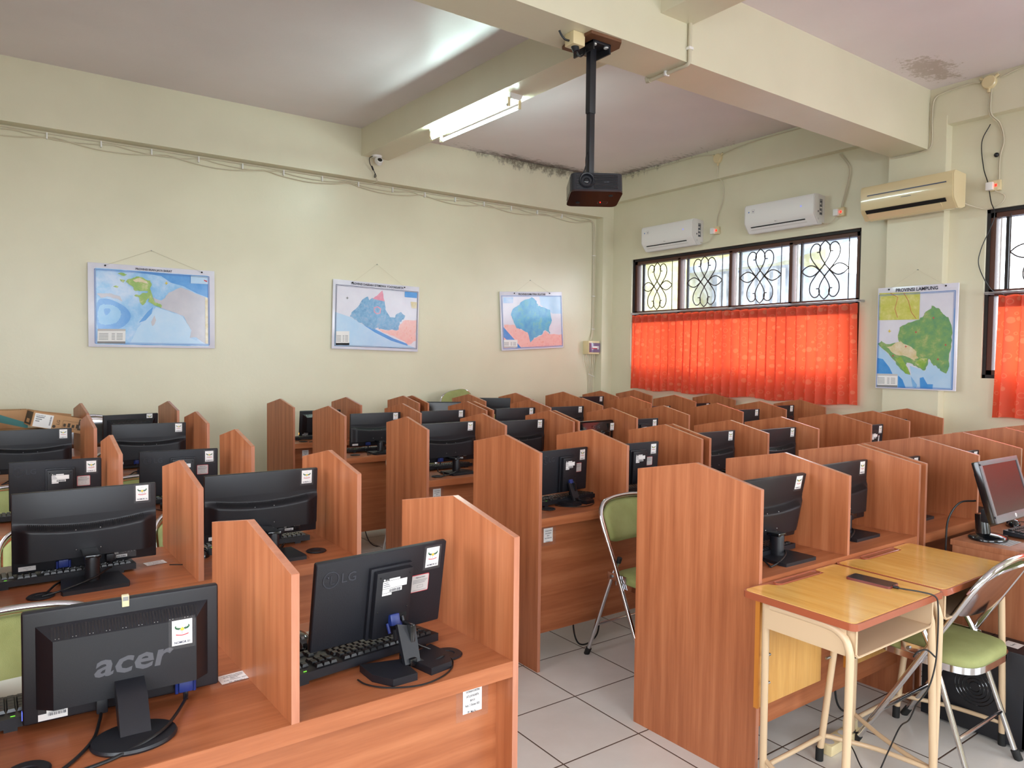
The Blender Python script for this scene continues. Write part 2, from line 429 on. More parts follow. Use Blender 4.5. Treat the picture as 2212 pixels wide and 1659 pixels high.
# ------------------------------------------------------------------ the setting
XB, YA, ZC = 7.0, 7.536, 3.96          # window wall, map wall, ceiling
XL, YF = -1.4, -2.6                    # corridor wall and front wall
ZS, ZT, ZH = 1.39, 2.12, 2.84          # window sill, transom, head
W1, W2 = (3.88, 7.03), (-.55, 2.776)   # the two windows of the window wall
m = MB(); m.box((XL - .2, YF - .2, -.1), (XB + .2, YA + .2, 0), floorm); struct('floor', m)
m = MB(); m.box((XL - .2, YF - .2, ZC), (XB + .2, YA + .2, ZC + .12), ceilm); struct('ceiling', m)
m = MB(); m.box((XL, YA, 0), (XB + .2, YA + .2, ZC), wallm); struct('wall_back', m)
def holed_x(x0, x1, ya, yb, holes):
    m = MB(); ys = sorted({ya, yb} | {h[0] for h in holes} | {h[1] for h in holes})
    for a, b in zip(ys, ys[1:]):
        h = [q for q in holes if q[0] <= a and b <= q[1]]
        if h:
            m.box((x0, a, 0), (x1, b, h[0][2]), wallm); m.box((x0, a, h[0][3]), (x1, b, ZC), wallm)
        else: m.box((x0, a, 0), (x1, b, ZC), wallm)
    return m
struct('wall_right', holed_x(XB, XB + .18, YF, YA, [W1 + (ZS, ZH), W2 + (ZS, ZH)]))
LW = [(-1.8, .6, .95, 2.9), (1.6, 4.2, 1.3, 2.9)]
struct('wall_left', holed_x(XL - .2, XL, YF, YA, LW))
FW = [(-.6, 2.2, .95, 2.9), (3.9, 6.4, .95, 2.9)]
m = MB(); xs = sorted({XL - .2, XB + .2} | {h[0] for h in FW} | {h[1] for h in FW})
for a, b in zip(xs, xs[1:]):
    h = [q for q in FW if q[0] <= a and b <= q[1]]
    if h: m.box((a, YF - .2, 0), (b, YF, h[0][2]), wallm); m.box((a, YF - .2, h[0][3]), (b, YF, ZC), wallm)
    else: m.box((a, YF - .2, 0), (b, YF, ZC), wallm)
struct('wall_front', m)
# ceiling beams, wall beams, pilasters
m = MB(); m.prism([(3.43, 3.5), (3.71, 3.5), (3.61, 7.45), (3.29, 7.45)], 3.67, ZC, wallm); struct('trim_1', m)
m = MB(); m.box((XL, 3.22, 3.43), (XB, 3.55, ZC), wallm); struct('trim_2', m)
m = MB(); m.box((3.42, YF, 3.67), (3.70, 3.3, ZC), wallm); struct('trim_3', m)
m = MB(); m.box((XL, 7.39, 3.43), (XB, YA + .01, ZC), wallm); struct('trim_4', m)
m = MB(); m.box((6.9, YF, 3.62), (XB + .01, YA, ZC), wallm); struct('trim_5', m)
m = MB(); m.box((6.89, 3.07, 0), (XB + .01, 3.57, 3.7), wallm); struct('trim_6', m)
m = MB(); m.box((6.81, 7.392, 0), (XB + .01, YA + .01, 3.44), wallm); struct('trim_7', m)
# outside: neighbouring house walls seen through the clerestory panes
m = MB(); m.box((9.6, 8.5, -.2), (14, 16, 5.5), yellow_out); struct('exterior_house', m)
m = MB(); m.box((10.4, 6.95, -.2), (14, 8.45, 3.05), grey_out)
for i in range(10): m.box((10.36, 7.0 + i * .14, 2.2), (10.4, 7.06 + i * .14, 3.0), white_out)
m.prism([(9.8, 3.0), (14, 4.1), (14, 4.2), (9.8, 3.1)], -8.47, -6.8, grey_out, Matrix(((1, 0, 0, 0), (0, 0, -1, 0), (0, 1, 0, 0), (0, 0, 0, 1))))
struct('exterior_shed', m)
m = MB(); m.box((7.25, -12, -.3), (40, 30, -.2), grey_out); m.box((-40, -12, -.3), (-1.65, 30, -.2), grey_out); struct('exterior_ground', m)

# windows: black outer edge, brown frame, panes, wrought iron scrolls
def motif():
    pts = []
    A = [(0, 1), (.17, .86), (.23, .68), (.17, .46), (0, .22), (-.2, .0), (-.42, -.22), (-.6, -.46), (-.62, -.72), (-.48, -.9), (-.3, -.9), (-.2, -.78), (-.22, -.64), (-.34, -.62)]
    B = [(-1, 0), (-.82, .13), (-.6, .19), (-.4, .13), (-.2, -.02), (.0, -.2)]
    c = []
    for sx in (1, -1):
        for sy in (1, -1): c.append([(sx * x, sy * y) for x, y in A])
    for sx in (1, -1):
        for sy in (1, -1): c.append([(sx * x, sy * y) for x, y in B])
    return c
def window(name, y0, y1, mull):
    root = bpy.data.objects.new(name, None); COL.objects.link(root); root.location = (XB, (y0 + y1) / 2, ZS); root['kind'] = 'structure'
    yc = (y0 + y1) / 2; L = (y1 - y0) / 2; H = ZH - ZS; zt = ZT - ZS
    f = MB(); xa, xb = .045, .13
    for a, b in (((xa - .02, -L, 0), (xb, -L + .025, H)), ((xa - .02, L - .025, 0), (xb, L, H)), ((xa - .02, -L, H - .03), (xb, L, H)), ((xa - .02, -L, 0), (xb, L, .03))): f.box(a, b, winb)
    ys = [y0] + mull + [y1]
    w = .04
    for a, b in (((xa, -L + .025, .03), (xb, -L + .065, H - .03)), ((xa, L - .065, .03), (xb, L - .025, H - .03)), ((xa, -L + .02, H - .07), (xb, L - .02, H - .03)), ((xa, -L + .02, .03), (xb, L - .02, .07)), ((xa, -L + .02, zt - .02), (xb, L - .02, zt + .035))): f.box(a, b, winw)
    for y in mull: f.box((xa, y - yc - w / 2, .05), (xb, y - yc + w / 2, H - .05), winw)
    struct('window_frame', f, root)
    for a, b in zip(ys, ys[1:]):
        a2, b2 = a - yc + .03, b - yc - .03
        if a == y0: a2 += .035
        if b == y1: b2 -= .035
        for z0, z1 in ((.07, zt - .02), (zt + .035, H - .07)):
            g = MB(); g.add([(.1, a2, z0), (.1, b2, z0), (.1, b2, z1), (.1, a2, z1)], [(0, 3, 2, 1)], glassm); struct('window_pane', g, root)
        s = MB()
        s.box((.085, b2 - .085, .07), (.11, b2 - .06, H - .07), winb); s.box((.085, b2 - .03, .07), (.1, b2 - .018, H - .07), offw)
        struct('casement_stile', s, root)
        g = MB(); z0, z1 = zt + .04, H - .075; cy, cz = (a2 + b2) / 2 - .02, (z0 + z1) / 2; hw, hh = (b2 - a2) / 2 * .74, (z1 - z0) / 2
        for sy in (-1, 1): g.tube([(.03, cy + sy * hw, z0 - .02), (.03, cy + sy * hw, z1 + .02)], .0052, iron, 6)
        for k, c in enumerate(motif()):
            g.tube(spline([(.03 + .002 * (k % 2), cy - x * hw, cz + y * hh) for x, y in c], 5), .0062, iron, 6)
        struct('iron_scroll', g, root)
    return root
window('window_1', *W1, [4.681, 5.467, 6.245])
window('window_2', *W2, [.28, 1.11, 1.94])

# ------------------------------------------------------------------ curtains and rods
def curtain(y0, y1, zt, zb0, zb1, label, seed):
    rnd = random.Random(seed); n = 420; nv = 18; L = y1 - y0
    ph = [rnd.uniform(-.4, .4) for _ in range(60)]
    pleat = .118
    m = MB(); vs = []; uv = []
    for j in range(nv + 1):
        v = j / nv
        for i in range(n + 1):
            u = i / n; s0 = u * L / pleat; amp = .2 + .06 * math.sin(s0 * .61 + seed); s = s0; fr = s - int(s); y = y1 - u * L - pleat * amp * math.sin(2 * math.pi * s) * (1 if v > .05 else .6)
            fold = math.exp(-((min(fr, 1 - fr)) / .13) ** 2)                       # sharp pinch at every pleat
            x = .016 * math.cos(2 * math.pi * s) * (.7 + .3 * v) + .006 * math.sin(s * .9 + 3 * v)
            zb = zb0 + (zb1 - zb0) * u + .012 * math.sin(s * 1.3) - .02 * fold * 0
            z = zt - (zt - zb) * v - (.012 * (1 - math.cos(2 * math.pi * fr)) * .5 if j == 0 else 0)
            flare = (.02 * v) * (1 if u < .5 else -1) * abs(2 * u - 1) ** 3
            vs.append((x, y + flare, z)); uv.append((u * L * 1.35, z))
    w = n + 1
    m.add(vs, [(j * w + i, j * w + i + 1, (j + 1) * w + i + 1, (j + 1) * w + i) for j in range(nv) for i in range(n)], curtm); m.uv = uv
    o = obj('curtain', m, None, T(6.915, 0, 0), 60); tag(o, label, 'curtain', 'orange curtains under the window grilles')
    h = MB()
    for zz in (zt - .085,):
        vs2 = [(p[0] + .006, p[1], p[2]) for p in vs[:2 * w]]
    h.add([(a[0] + .012, a[1], a[2]) for a in vs[:w]] + [(a[0] + .012, a[1], zt - .1) for a in vs[:w]], [(i, i + 1, w + i + 1, w + i) for i in range(n)], heading)
    c = obj('heading_band', h, o)
curtain(3.86, 6.93, 2.095, 1.13, 1.085, 'orange pleated curtain with circle pattern between the two blower units and the province map pilaster', 3)
curtain(-.5, 2.63, 2.095, 1.06, 1.05, 'orange circle-pattern curtain cut off at the picture edge, beyond the tall green map', 5)
for y0, y1, lab in ((3.82, 6.96, 'thin metal curtain rod spanning the whole window with four iron scrolls'), (-.55, 2.74, 'thin metal curtain rod of the window beside the tall green map')):
    m = MB(); m.tube([(6.93, y0, 2.118), (6.93, y1, 2.118)], .009, alum, 8)
    o = tag(obj('curtain_rod', m), lab, 'curtain rod')
    for y in (y0 + .02, (y0 + y1) / 2, y1 - .02):
        b = MB(); b.box((6.925, y - .012, 2.105), (7.05, y + .012, 2.128), alum); obj('bracket', b, o)

# ------------------------------------------------------------------ computer desks
ZD, DP = .75, .584
def side_profile(full):
    z0 = 0 if full else ZD
    return [(0, z0), (DP, z0), (DP, 1.072), (DP - .297, 1.132), (0, 1.07)]
PM = Matrix(((0, 0, 1, 0), (1, 0, 0, 0), (0, 1, 0, 0), (0, 0, 0, 1)))   # (t,z,x) -> (x,y=t,z)
def panel(full, yaw):
    m = MB(); pr = side_profile(full); M = RZ(yaw) @ PM
    m.prism(pr, 0, .0176, wood_v, M)
    e = MB(); k = len(pr)
    segs = [(k - 2, k - 1), (k - 1, 0), (k - 3, k - 2)]
    for a, b in segs:
        (t0, z0), (t1, z1) = pr[a], pr[b]; d = Vector((t1 - t0, z1 - z0)).normalized(); nx = Vector((-d.y, d.x))
        c = Vector(((DP) / 2, .9)); mid = Vector(((t0 + t1) / 2, (z0 + z1) / 2))
        if nx.dot(mid - c) < 0: nx = -nx
        q = [(t0, z0), (t1, z1), (t1 + nx.x * .0012, z1 + nx.y * .0012), (t0 + nx.x * .0012, z0 + nx.y * .0012)]
        e.prism(q, 0, .0176, wood_e, M)
    return m, e
GROM = MB(); GROM.lathe([(.0, .0005), (.038, .0005), (.04, .003), (.036, .006), (.02, .005), (.018, .003), (.001, .003)], black, 28)
GROM = GROM.mesh('grommet')
def note(lines, w, h, M, m, tapes=True):
    if tapes: m.rect(-w * .85, -h * .75, w * .85, h * .75, .0006, tape, M)
    m.rect(-w / 2, -h / 2, w / 2, h / 2, .0012, white, M)
    for i, t in enumerate(lines): m.text(t, h * .12, ink, M @ T(0, h * (.26 - .17 * i - .08 * (i == 4)), .0018), 'C', w * .082, .012)
    return m
def computer_desk(X, Y, yaw, label, first_hidden=False, notes=(), grom=()):
    x0 = X[0]
    root = thing('computer_desk', label, 'computer desk', T(x0, Y, 0), 'wooden computer desks with peaked dividers')
    for i, x in enumerate(X):
        full = i in (0, len(X) - 1)
        m, e = panel(full, yaw)
        p = obj('side_panel' if full else 'divider', m, root, T(x - x0, 0, 0), 0); obj('edge_band', e, p, None, 0)
    L = X[-1] - x0
    m = MB(); m.box((.0176, .002, ZD - .028), (L, .56, ZD), wood_h); m.box((.0176, 0, ZD - .042), (L, .022, ZD - .0005), wood_h); obj('desktop', m, root, None, 0)
    m = MB(); m.box((.0176, .07, .155), (L, .087, ZD - .03), wood_h); obj('modesty_panel', m, root, None, 0)
    for a, lines in notes:
        m = MB(); note(lines, .058, .07, T(a - x0, .07, .645) @ BACK, m); obj('inventory_note', m, root, None, 0)
    for gx, gy in grom:
        g = obj('grommet', GROM, root, T(gx - x0, gy - Y, ZD))
    return root
NT = ['TATANAN KARTINI', 'JATIL JAYAKARTA', 'BKN 01', 'Rudy, 2 Oktober 2023', 'PIP : Meja No. 1']
ROWS = {
 'L1': ([-.07, .513, 1.09], 1.50, 1.9), 'L2': ([-.0, .581, 1.162], 2.64, .8), 'L3': ([-.11, .479, 1.068], 3.715, .6),
 'L4': ([-.125, .522, 1.172], 5.07, 1.9), 'L5': ([-.025, .606, 1.239], 6.34, 3.6),
 'R1': ([2.218, 2.791, 3.367], 1.57, 1.95), 'R1x': ([3.428, 3.966, 4.484, 5.06, 5.64, 6.22], 1.57, 1.95),
 'R2': ([2.151, 2.733, 3.328], 2.76, 0), 'R2x': ([3.398, 3.954, 4.508, 5.18, 5.738, 6.289], 2.76, 0),
 'R3': ([2.225, 2.82, 3.42], 4.0, -.7), 'R3x': ([3.468, 4.059, 4.658, 5.36, 5.998, 6.649], 4.0, -.7),
 'R4': ([2.185, 2.828, 3.466], 5.20, 3), 'R4x': ([3.535, 4.168, 4.81, 5.48, 6.16, 6.83], 5.20, 3),
 'R5': ([2.165, 2.795, 3.40], 6.28, 4.6), 'R5x': ([3.50, 4.175, 4.79, 5.475, 6.06, 6.63], 6.28, 4.6)}
ordn = {'1': 'first', '2': 'second', '3': 'third', '4': 'fourth', '5': 'last'}
notes = {'L1': [(1.012, NT)], 'R2': [(2.266, NT)], 'R3': [(2.34, NT)], 'R5': [(2.30, NT)], 'L2': [(.9, NT)]}
groms = {'L1': [(.97, 1.627), (.05, 1.60)], 'L2': [(.13, 2.746), (1.056, 2.794)], 'R2': [(2.335, 2.92), (3.0, 2.9)], 'R1': [(3.21, 1.70), (2.62, 1.7)], 'R3': [(2.365, 4.106)], 'R4': [(2.33, 5.33)], 'R5': [(2.3, 6.4)]}
for k, (X, Y, yaw) in ROWS.items():
    r = ordn[k[1]]
    if k[0] == 'L': lab = 'two-seat wooden computer desk of the %s row, in the block away from the windows' % r
    elif k.endswith('x'): lab = 'long five-seat wooden computer desk of the %s row, running to the window wall' % r
    else: lab = 'two-seat wooden computer desk beside the aisle in the %s row of the window block' % r
    computer_desk(X, Y, yaw, lab, notes=notes.get(k, ()), grom=groms.get(k, ()))
# ------------------------------------------------------------------ monitors (built once per kind, then copied)
# head frame: origin at the top middle of the back, x across, z down negative, the back looks to -y
STK = {}
def sticker(num):
    if num not in STK:
        m = MB(); w, h = .042, .056; M = BACK
        m.rect(-w * .66, -h * .64, w * .66, h * .6, .0004, tape, M)
        m.rect(-w / 2, -h / 2, w / 2, h / 2, .0010, white, M)
        c = .0085; z = .0016
        for q in (1, -1):      # crest: two dark green horns, yellow flame, open book, red ribbon
            m.sheet([(q * .0125, c + .0085), (q * .0155, c + .0055), (q * .015, c + .002), (q * .0115, c - .0012), (q * .0065, c - .002), (q * .003, c - .0002), (q * .0042, c + .0028), (q * .0055, c + .0008), (q * .0072, c + .0036), (q * .0085, c + .0012), (q * .0105, c + .0042), (q * .0125, c + .003)], z, em_green, M)
            m.sheet([(0, c - .004), (q * .0085, c - .0022), (q * .0085, c - .0098), (0, c - .0118)], z, em_line, M)
            m.sheet([(q * .0005, c - .0047), (q * .0079, c - .0031), (q * .0079, c - .0094), (q * .0005, c - .0111)], z + .0004, white, M)
            m.sheet([(0, c - .0138), (q * .006, c - .0132), (q * .0125, c - .0112), (q * .0138, c - .0124), (q * .0125, c - .0136), (q * .006, c - .0152), (0, c - .0158)], z, redp, M)
        m.sheet([(-.0045, c - .0008), (-.002, c + .001), (0, c + .0045), (.002, c + .001), (.0045, c - .0008), (.002, c - .0045), (-.002, c - .0045)], z + .0003, em_yel, M)
        m.sheet([(-.0055, c + .009), (0, c + .0145), (.0055, c + .009), (.0049, c + .009), (0, c + .0137), (-.0049, c + .009)], z, em_line, M)
        m.text('NOMOR %02d' % num, .0074, navy, M @ T(0, -.0243, z), 'C', .0066, .018)
        STK[num] = m.mesh('number_sticker', 0)
    return STK[num]
def barcode(m, x, y, w, h, z, M, col=ink):
    rnd = random.Random(int(abs(x * 1e4)) + 3); t = 0
    while t < w:
        a = rnd.uniform(.0006, .0018); m.rect(x + t, y, min(x + t + a, x + w), y + h, z, col, M); t += a + rnd.uniform(.0006, .0016)
def plug(m, x, z, y=-.012):
    m.box((x - .015, y - .008, z - .026), (x + .015, y + .008, z), blue_plug, bev=.003)
    for s in (-1, 1): m.cyl((x + s * .0185, y, z - .028), (x + s * .0185, y, z - .004), .004, blue_plug, 8)
    m.cyl((x, y, z - .045), (x, y, z - .024), .0055, black, 8)
def screen_front(w, h, d):
    m = MB(); m.box((-w / 2 + .012, d - .001, -h + .016), (w / 2 - .012, d + .0008, -.012), screenm); return m
MON = {}
def wide_monitor():
    w, h = .445, .27; root = thing('monitor', 'x', 'monitor')
    m = MB(); m.box((-w / 2, .0, -h), (w / 2, .02, 0), black, bev=.004)
    obj('back_shell', m, root)
    def zc(x): return -.098 - .024 * (1 - (2 * x / w) ** 2)
    def dep(x, z):
        s = min(1, max(0, (zc(x) - z) / .022)); s = s * s * (3 - 2 * s)
        e = min(1, max(0, (w / 2 - abs(x)) / .05)); e = e * e * (3 - 2 * e)
        return -.0006 - s * (.006 + .024 * e)
    b = MB()
    def fn(u, v):
        x = (u - .5) * (w - .003); z = -.09 - v * .142
        return (x, dep(x, z), z)
    b.grid(fn, 48, 30, black)
    b.add([fn(u / 48, 1) for u in range(49)] + [(fn(u / 48, 1)[0], 0, -.232) for u in range(49)], [(i, 49 + i, 50 + i, i + 1) for i in range(48)], black)
    obj('back_bulge', b, root, None, 50)
    v = MB()
    for i in range(62):
        x = (i - 30.5) * .0058
        if abs(x) > .178: continue
        z0, z1 = zc(x) + .001, zc(x) - .017
        v.add([(x - .001, dep(x, z0) - .0012, z0), (x + .001, dep(x, z0) - .0012, z0), (x + .001, dep(x, z1) - .0012, z1), (x - .001, dep(x, z1) - .0012, z1)], [(0, 3, 2, 1)], dark)
    obj('vent_slots', v, root, None, 0)
    s = MB()
    for x in (-.0375, .0375):
        for z in (-.137, -.205): s.ball((x, dep(x, z) - .0003, z), .0026, steel, 5)
    obj('screw', s, root)
    l = MB(); M = T(0, -.0006, 0) @ BACK
    l.rect(-.205, -.262, -.155, -.247, .0005, white, M); l.text('Property of lab', .0035, grey, M @ T(-.18, -.253, .001), 'C'); l.text('2022', .0035, grey, M @ T(-.18, -.259, .001), 'C')
    l.rect(.075, -.262, .155, -.236, .0003, blackg, M); l.rect(.078, -.245, .097, -.239, .0006, greyp, M); l.rect(.09, -.259, .125, -.249, .0006, white, M)
    l.text('MODEL 19', .0045, grey, M @ T(.1, -.243, .0008)); barcode(l, .092, -.258, .03, .006, .001, M)
    for k in range(3): l.rect(.128 + k * .009, -.243, .134 + k * .009, -.238, .0006, grey, M)
    obj('rating_label', l, root, None, 0)
    obj('screen', screen_front(w, h, .02), root)
    p = MB(); plug(p, -.075, -.236, -.016); obj('video_plug', p, root)
    p = MB(); p.box((.055, -.026, -.262), (.082, -.006, -.236), black, bev=.003); p.cyl((.068, -.016, -.285), (.068, -.016, -.255), .006, black, 8); obj('power_plug', p, root)
    # stand (desk frame: origin on the desk under the head)
    st = MB(); st.prism([(-.095, -.235), (.095, -.235), (.1, -.215), (.088, -.07), (-.088, -.07), (-.1, -.215)], 0, .013, black); obj('stand_base', st, root)
    c = MB(); c.lathe([(.023, .01), (.0225, .085), (.021, .092), (.001, .094)], black, 24, T(0, -.125, 0) @ S3(1, 1.3, 1))
    c.box((-.025, -.15, .086), (.025, -.02, .1), blackg, bev=.005)
    obj('stand_column', c, root)
    cb = MB(); cb.tube(spline([(-.075, -.016, .02), (-.078, -.03, .0), (-.11, -.13, .012), (-.14, -.19, .005), (-.15, -.205, .003)]), .0035, cable_b, 8)
    cb.tube(spline([(.068, -.016, .0), (.06, -.07, .03), (.0, -.165, .028), (-.09, -.2, .012), (-.15, -.205, .003)]), .0035, cable_b, 8)
    obj('cable', cb, root)
    return root
def boxback_monitor():
    w, h = .385, .235; root = thing('monitor', 'x', 'monitor')
    m = MB(); m.box((-w / 2, 0, -h), (w / 2, .018, 0), blackt, bev=.006, seg=3); obj('back_shell', m, root)
    b = MB(); b.box((-.046, -.012, -.232), (.078, 0, -.036), blackt, bev=.003); b.box((-.038, -.03, -.225), (.07, -.01, -.042), black, bev=.004); b.box((.012, -.0305, -.2), (.06, -.028, -.165), dark)
    for x in (-.028, .06):
        for z in (-.055, -.15): b.ball((x, -.0295, z), .003, dark, 5)
    obj('rear_housing', b, root)
    g = MB(); M = T(0, -.0004, 0) @ BACK
    a = [(.0 + .021 * math.cos(R(i * 15)), .021 * math.sin(R(i * 15)), 0) for i in range(25)]
    g.tube([(x - .152, -.0006, z - .047) for x, z, _ in a[:-1]], .0016, logo_dark, 6, closed=True)
    g.tube([(-.152, -.0006, -.036), (-.152, -.0006, -.058), (-.142, -.0006, -.058)], .0015, logo_dark, 6); g.ball((-.16, -.0006, -.04), .003, logo_dark, 5)
    g.text('LG', .036, logo_dark, M @ T(-.122, -.06, .001)); obj('brand_emblem', g, root)
    l = MB(); M2 = T(0, -.0302, 0) @ BACK
    l.rect(-.02, -.087, .052, -.067, .0006, white, M2); l.rect(-.02, -.099, .038, -.088, .0006, white, M2); l.rect(-.002, -.066, .03, -.061, .0006, white, M2); l.rect(-.02, -.106, .008, -.1, .0006, white, M2)
    l.ball((-.016, -.0308, -.063), .0026, white, 5); l.text('LG', .0055, white, M2 @ T(-.011, -.066, .001)); barcode(l, .0, -.098, .035, .008, .001, M2)
    for k in range(3): l.rect(-.018, -.072 - k * .005, -.004 + k * .003, -.0705 - k * .005, .001, ink, M2)
    obj('rating_label', l, root, None, 0)
    M = M @ T(.001, -.034, 0)
    s = MB(); s.sheet(rrect(.085, -.1, .142, -.05, .004), .0005, redp, M); s.sheet(rrect(.0868, -.0982, .1402, -.0518, .003), .001, greyp, M)
    s.text('PERHATIAN', .0056, ink, M @ T(.1135, -.06, .0014), 'C', None, .015)
    for k in range(3): s.rect(.09, -.066 - k * .004, .137 - k * .004, -.0645 - k * .004, .0014, grey, M)
    s.outline(.105, -.088, .124, -.08, .0008, .0014, grey, M); s.rect(.092, -.095, .135, -.0938, .0014, grey, M)
    obj('warning_label', s, root, None, 0)
    obj('screen', screen_front(w, h, .018), root)
    p = MB(); p.box((.006, -.047, -.208), (.034, -.022, -.178), blue_plug, T(.02, 0, -.19) @ RX(-25) @ T(-.02, 0, .19), bev=.004)
    for x in (.002, .038): p.cyl((x, -.05, -.205), (x, -.034, -.185), .0042, blue_plug, 8)
    p.cyl((.02, -.052, -.225), (.02, -.045, -.2), .006, black, 8); obj('video_plug', p, root)
    p = MB(); p.cyl((.048, -.03, -.175), (.05, -.045, -.2), .005, black, 10); obj('power_plug', p, root)
    # folded V stand
    st = MB()
    for s_, mat_ in ((1, black), (-1, black)):
        pts = [(.008 * s_, -.015), (.105 * s_, .02), (.11 * s_, -.05), (.085 * s_, -.105), (.02 * s_, -.11)]
        st.prism(pts, 0, .018, mat_, T(.01, -.055, 0))
    obj('stand_base', st, root)
    c = MB(); c.prism([(-.022, 0), (.022, 0), (.03, .085), (-.02, .1)], -.006, .006, black, T(.012, -.105, .015) @ RX(65))
    c.box((.002, -.115, .012), (.022, -.06, .03), blackg, bev=.003); c.box((.018, -.09, .02), (.032, -.045, .105), blackg, T(0, 0, 0) @ Matrix.Shear('XZ', 4, (0, .2)) if 0 else RX(0), bev=.003)
    obj('stand_column', c, root)
    cb = MB(); cb.tube(spline([(.02, -.055, .06), (.028, -.09, .03), (.05, -.12, .012), (.09, -.125, .02), (.115, -.1, .008), (.122, -.085, .004)]), .0032, cable_b, 8)
    cb.tube(spline([(.05, -.045, .08), (.06, -.05, .04), (.09, -.06, .02), (.122, -.085, .004)]), .002, cable_b, 6)
    cb.tube(spline([(.122, -.085, .006), (.118, -.13, .004), (.085, -.17, .003), (.03, -.195, .003), (-.03, -.195, .003), (-.09, -.16, .003), (-.12, -.115, .003), (-.125, -.08, .004)]), .0021, cable_b, 6)
    obj('cable', cb, root)
    return root
def frustum_monitor(big):
    w, h = .385, .235; root = thing('monitor', 'x', 'monitor')
    m = MB(); m.box((-w / 2, 0, -h), (w / 2, .02, 0), black, bev=.007, seg=3); obj('back_shell', m, root)
    b = MB(); X0, X1, z0, z1, Y = .168, .138, -.032, -.2, -.034
    o_ = [(-X0, 0, z1 - .004), (X0, 0, z1 - .004), (X0, 0, z0), (-X0, 0, z0)]; i_ = [(-X1, Y, z1), (X1, Y, z1), (X1, Y, z0 - .026), (-X1, Y, z0 - .026)]
    b.add(o_ + i_, [(4, 5, 6, 7), (0, 1, 5, 4), (1, 2, 6, 5), (2, 3, 7, 6), (3, 0, 4, 7)], black); obj('back_bulge', b, root, None, 20)
    v = MB()
    for i in range(46):
        x = (i - 22.5) * .0062
        v.add([(x - .0017, Y * .2 - .001, z0 - .004), (x + .0017, Y * .2 - .001, z0 - .004), (x + .0015, Y * .9 - .001, z0 - .024), (x - .0015, Y * .9 - .001, z0 - .024)], [(0, 3, 2, 1)], blackg)
        if i % 5 in (1, 2): v.ball((x, Y * .85 - .001, z0 - .0225), .0011, steel, 4)
    obj('vent_slots', v, root, None, 0)
    if big:
        g = MB(); sh = Matrix(((1, .22, 0, 0), (0, 1, 0, 0), (0, 0, 1, 0), (0, 0, 0, 1)))
        M = T(-.066, Y - .0006, -.148) @ BACK @ sh
        vs, fs, tw = text_mesh('acer', .022)
        g.add([(v.x * .150 / tw, v.y * .07, 0) for v in vs], fs, logo_dark2, M)
        obj('brand_lettering', g, root)
    l = MB(); M = T(0, -.0006, 0) @ BACK
    l.rect(-.165, -.23, -.112, -.203, .0006, white if big else greyp, M); l.rect(-.165, -.216, -.15, -.203, .001, blackg, M); barcode(l, -.147, -.222, .032, .006, .001, M)
    for k in range(3): l.rect(-.146, -.207 - k * .004, -.118, -.206 - k * .004, .001, grey, M)
    obj('rating_label', l, root, None, 0)
    obj('screen', screen_front(w, h, .02), root)
    p = MB(); plug(p, .118, -.202, -.014); obj('video_plug', p, root)
    p = MB(); p.box((-.06, -.02, -.235), (-.038, 0, -.202), black, bev=.003); obj('power_plug', p, root)
    if big:
        p = MB(); p.box((-.008, -.004, -.018), (.006, .01, .006), ivory, bev=.001); p.box((-.0065, -.0045, -.005), (.0045, -.003, .004), steel); obj('tape_tag', p, root)
    p = MB(); p.box((-w / 2 - .0008, .004, -h + .012), (-w / 2 + .001, .012, -h + .03), led_b if big else led_o); obj('power_light', p, root)
    st = MB(); st.lathe([(.001, 0), (.078, 0), (.08, .004), (.077, .009), (.03, .014), (.001, .0145)], black, 40, T(0, -.14, 0) @ S3(1, .82, 1)); obj('stand_base', st, root)
    c = MB(); c.prism([(-.085, .012), (-.15, .012), (-.095, .07), (-.04, .085), (-.015, .085), (-.015, .06)], -.026, .03, black, Matrix(((0, 0, 1, 0), (1, 0, 0, 0), (0, 1, 0, 0), (0, 0, 0, 1)))); obj('stand_column', c, root)
    cb = MB(); cb.tube(spline([(.118, -.014, .025), (.11, -.04, .012), (.05, -.16, .016), (-.03, -.2, .005), (-.1, -.22, .004), (-.2, -.235, .003)]), .0035, cable_b, 8)
    cb.tube(spline([(-.05, -.01, .02), (-.055, -.04, .01), (-.075, -.12, .006), (-.13, -.2, .004), (-.2, -.235, .003)]), .0035, cable_b, 8)
    obj('cable', cb, root)
    return root
def glossy_monitor():
    w, h = .40, .30; root = thing('monitor', 'x', 'monitor')
    m = MB(); m.prism(rrect(-w / 2, -h, w / 2, 0, .022), -.02, .0, blackg, BACK); obj('back_shell', m, root)
    b = MB()
    def fn(u, v):
        x = (u - .5) * (w - .04); z = -.012 - v * .27; e = min(1, (w / 2 - .02 - abs(x)) / .06); t = math.sin(math.pi * min(1, v * 1.15)) ** .6 if v < .87 else .55
        st = .018 if v > .28 - .08 * (2 * x / w) ** 2 else 0
        return (x, -.001 - e * (.018 * min(1, v * 4) + st), z)
    b.grid(fn, 30, 40, blackg); obj('back_bulge', b, root, None, 60)
    g = MB(); M = T(0, -.0215, 0) @ BACK
    a = [(.012 * math.cos(R(i * 18)), .012 * math.sin(R(i * 18))) for i in range(20)]
    g.tube([(x - .035, -.0215, z - .045) for x, z in a], .0012, silver, 5, closed=True); g.text('LG', .03, silver, M @ T(-.012, -.056, .001)); obj('brand_lettering', g, root)
    obj('screen', screen_front(w, h, .02), root)
    st = MB(); st.lathe([(.001, 0), (.105, 0), (.107, .006), (.09, .012), (.001, .018)], blackg, 36, T(0, -.08, 0) @ S3(1, .8, 1)); obj('stand_base', st, root)
    c = MB(); c.box((-.035, -.1, .012), (.035, -.03, .12), blackg, bev=.01); obj('stand_column', c, root)
    return root
logo_dark2 = plain('printed_logo', (84, 84, 90), .45)
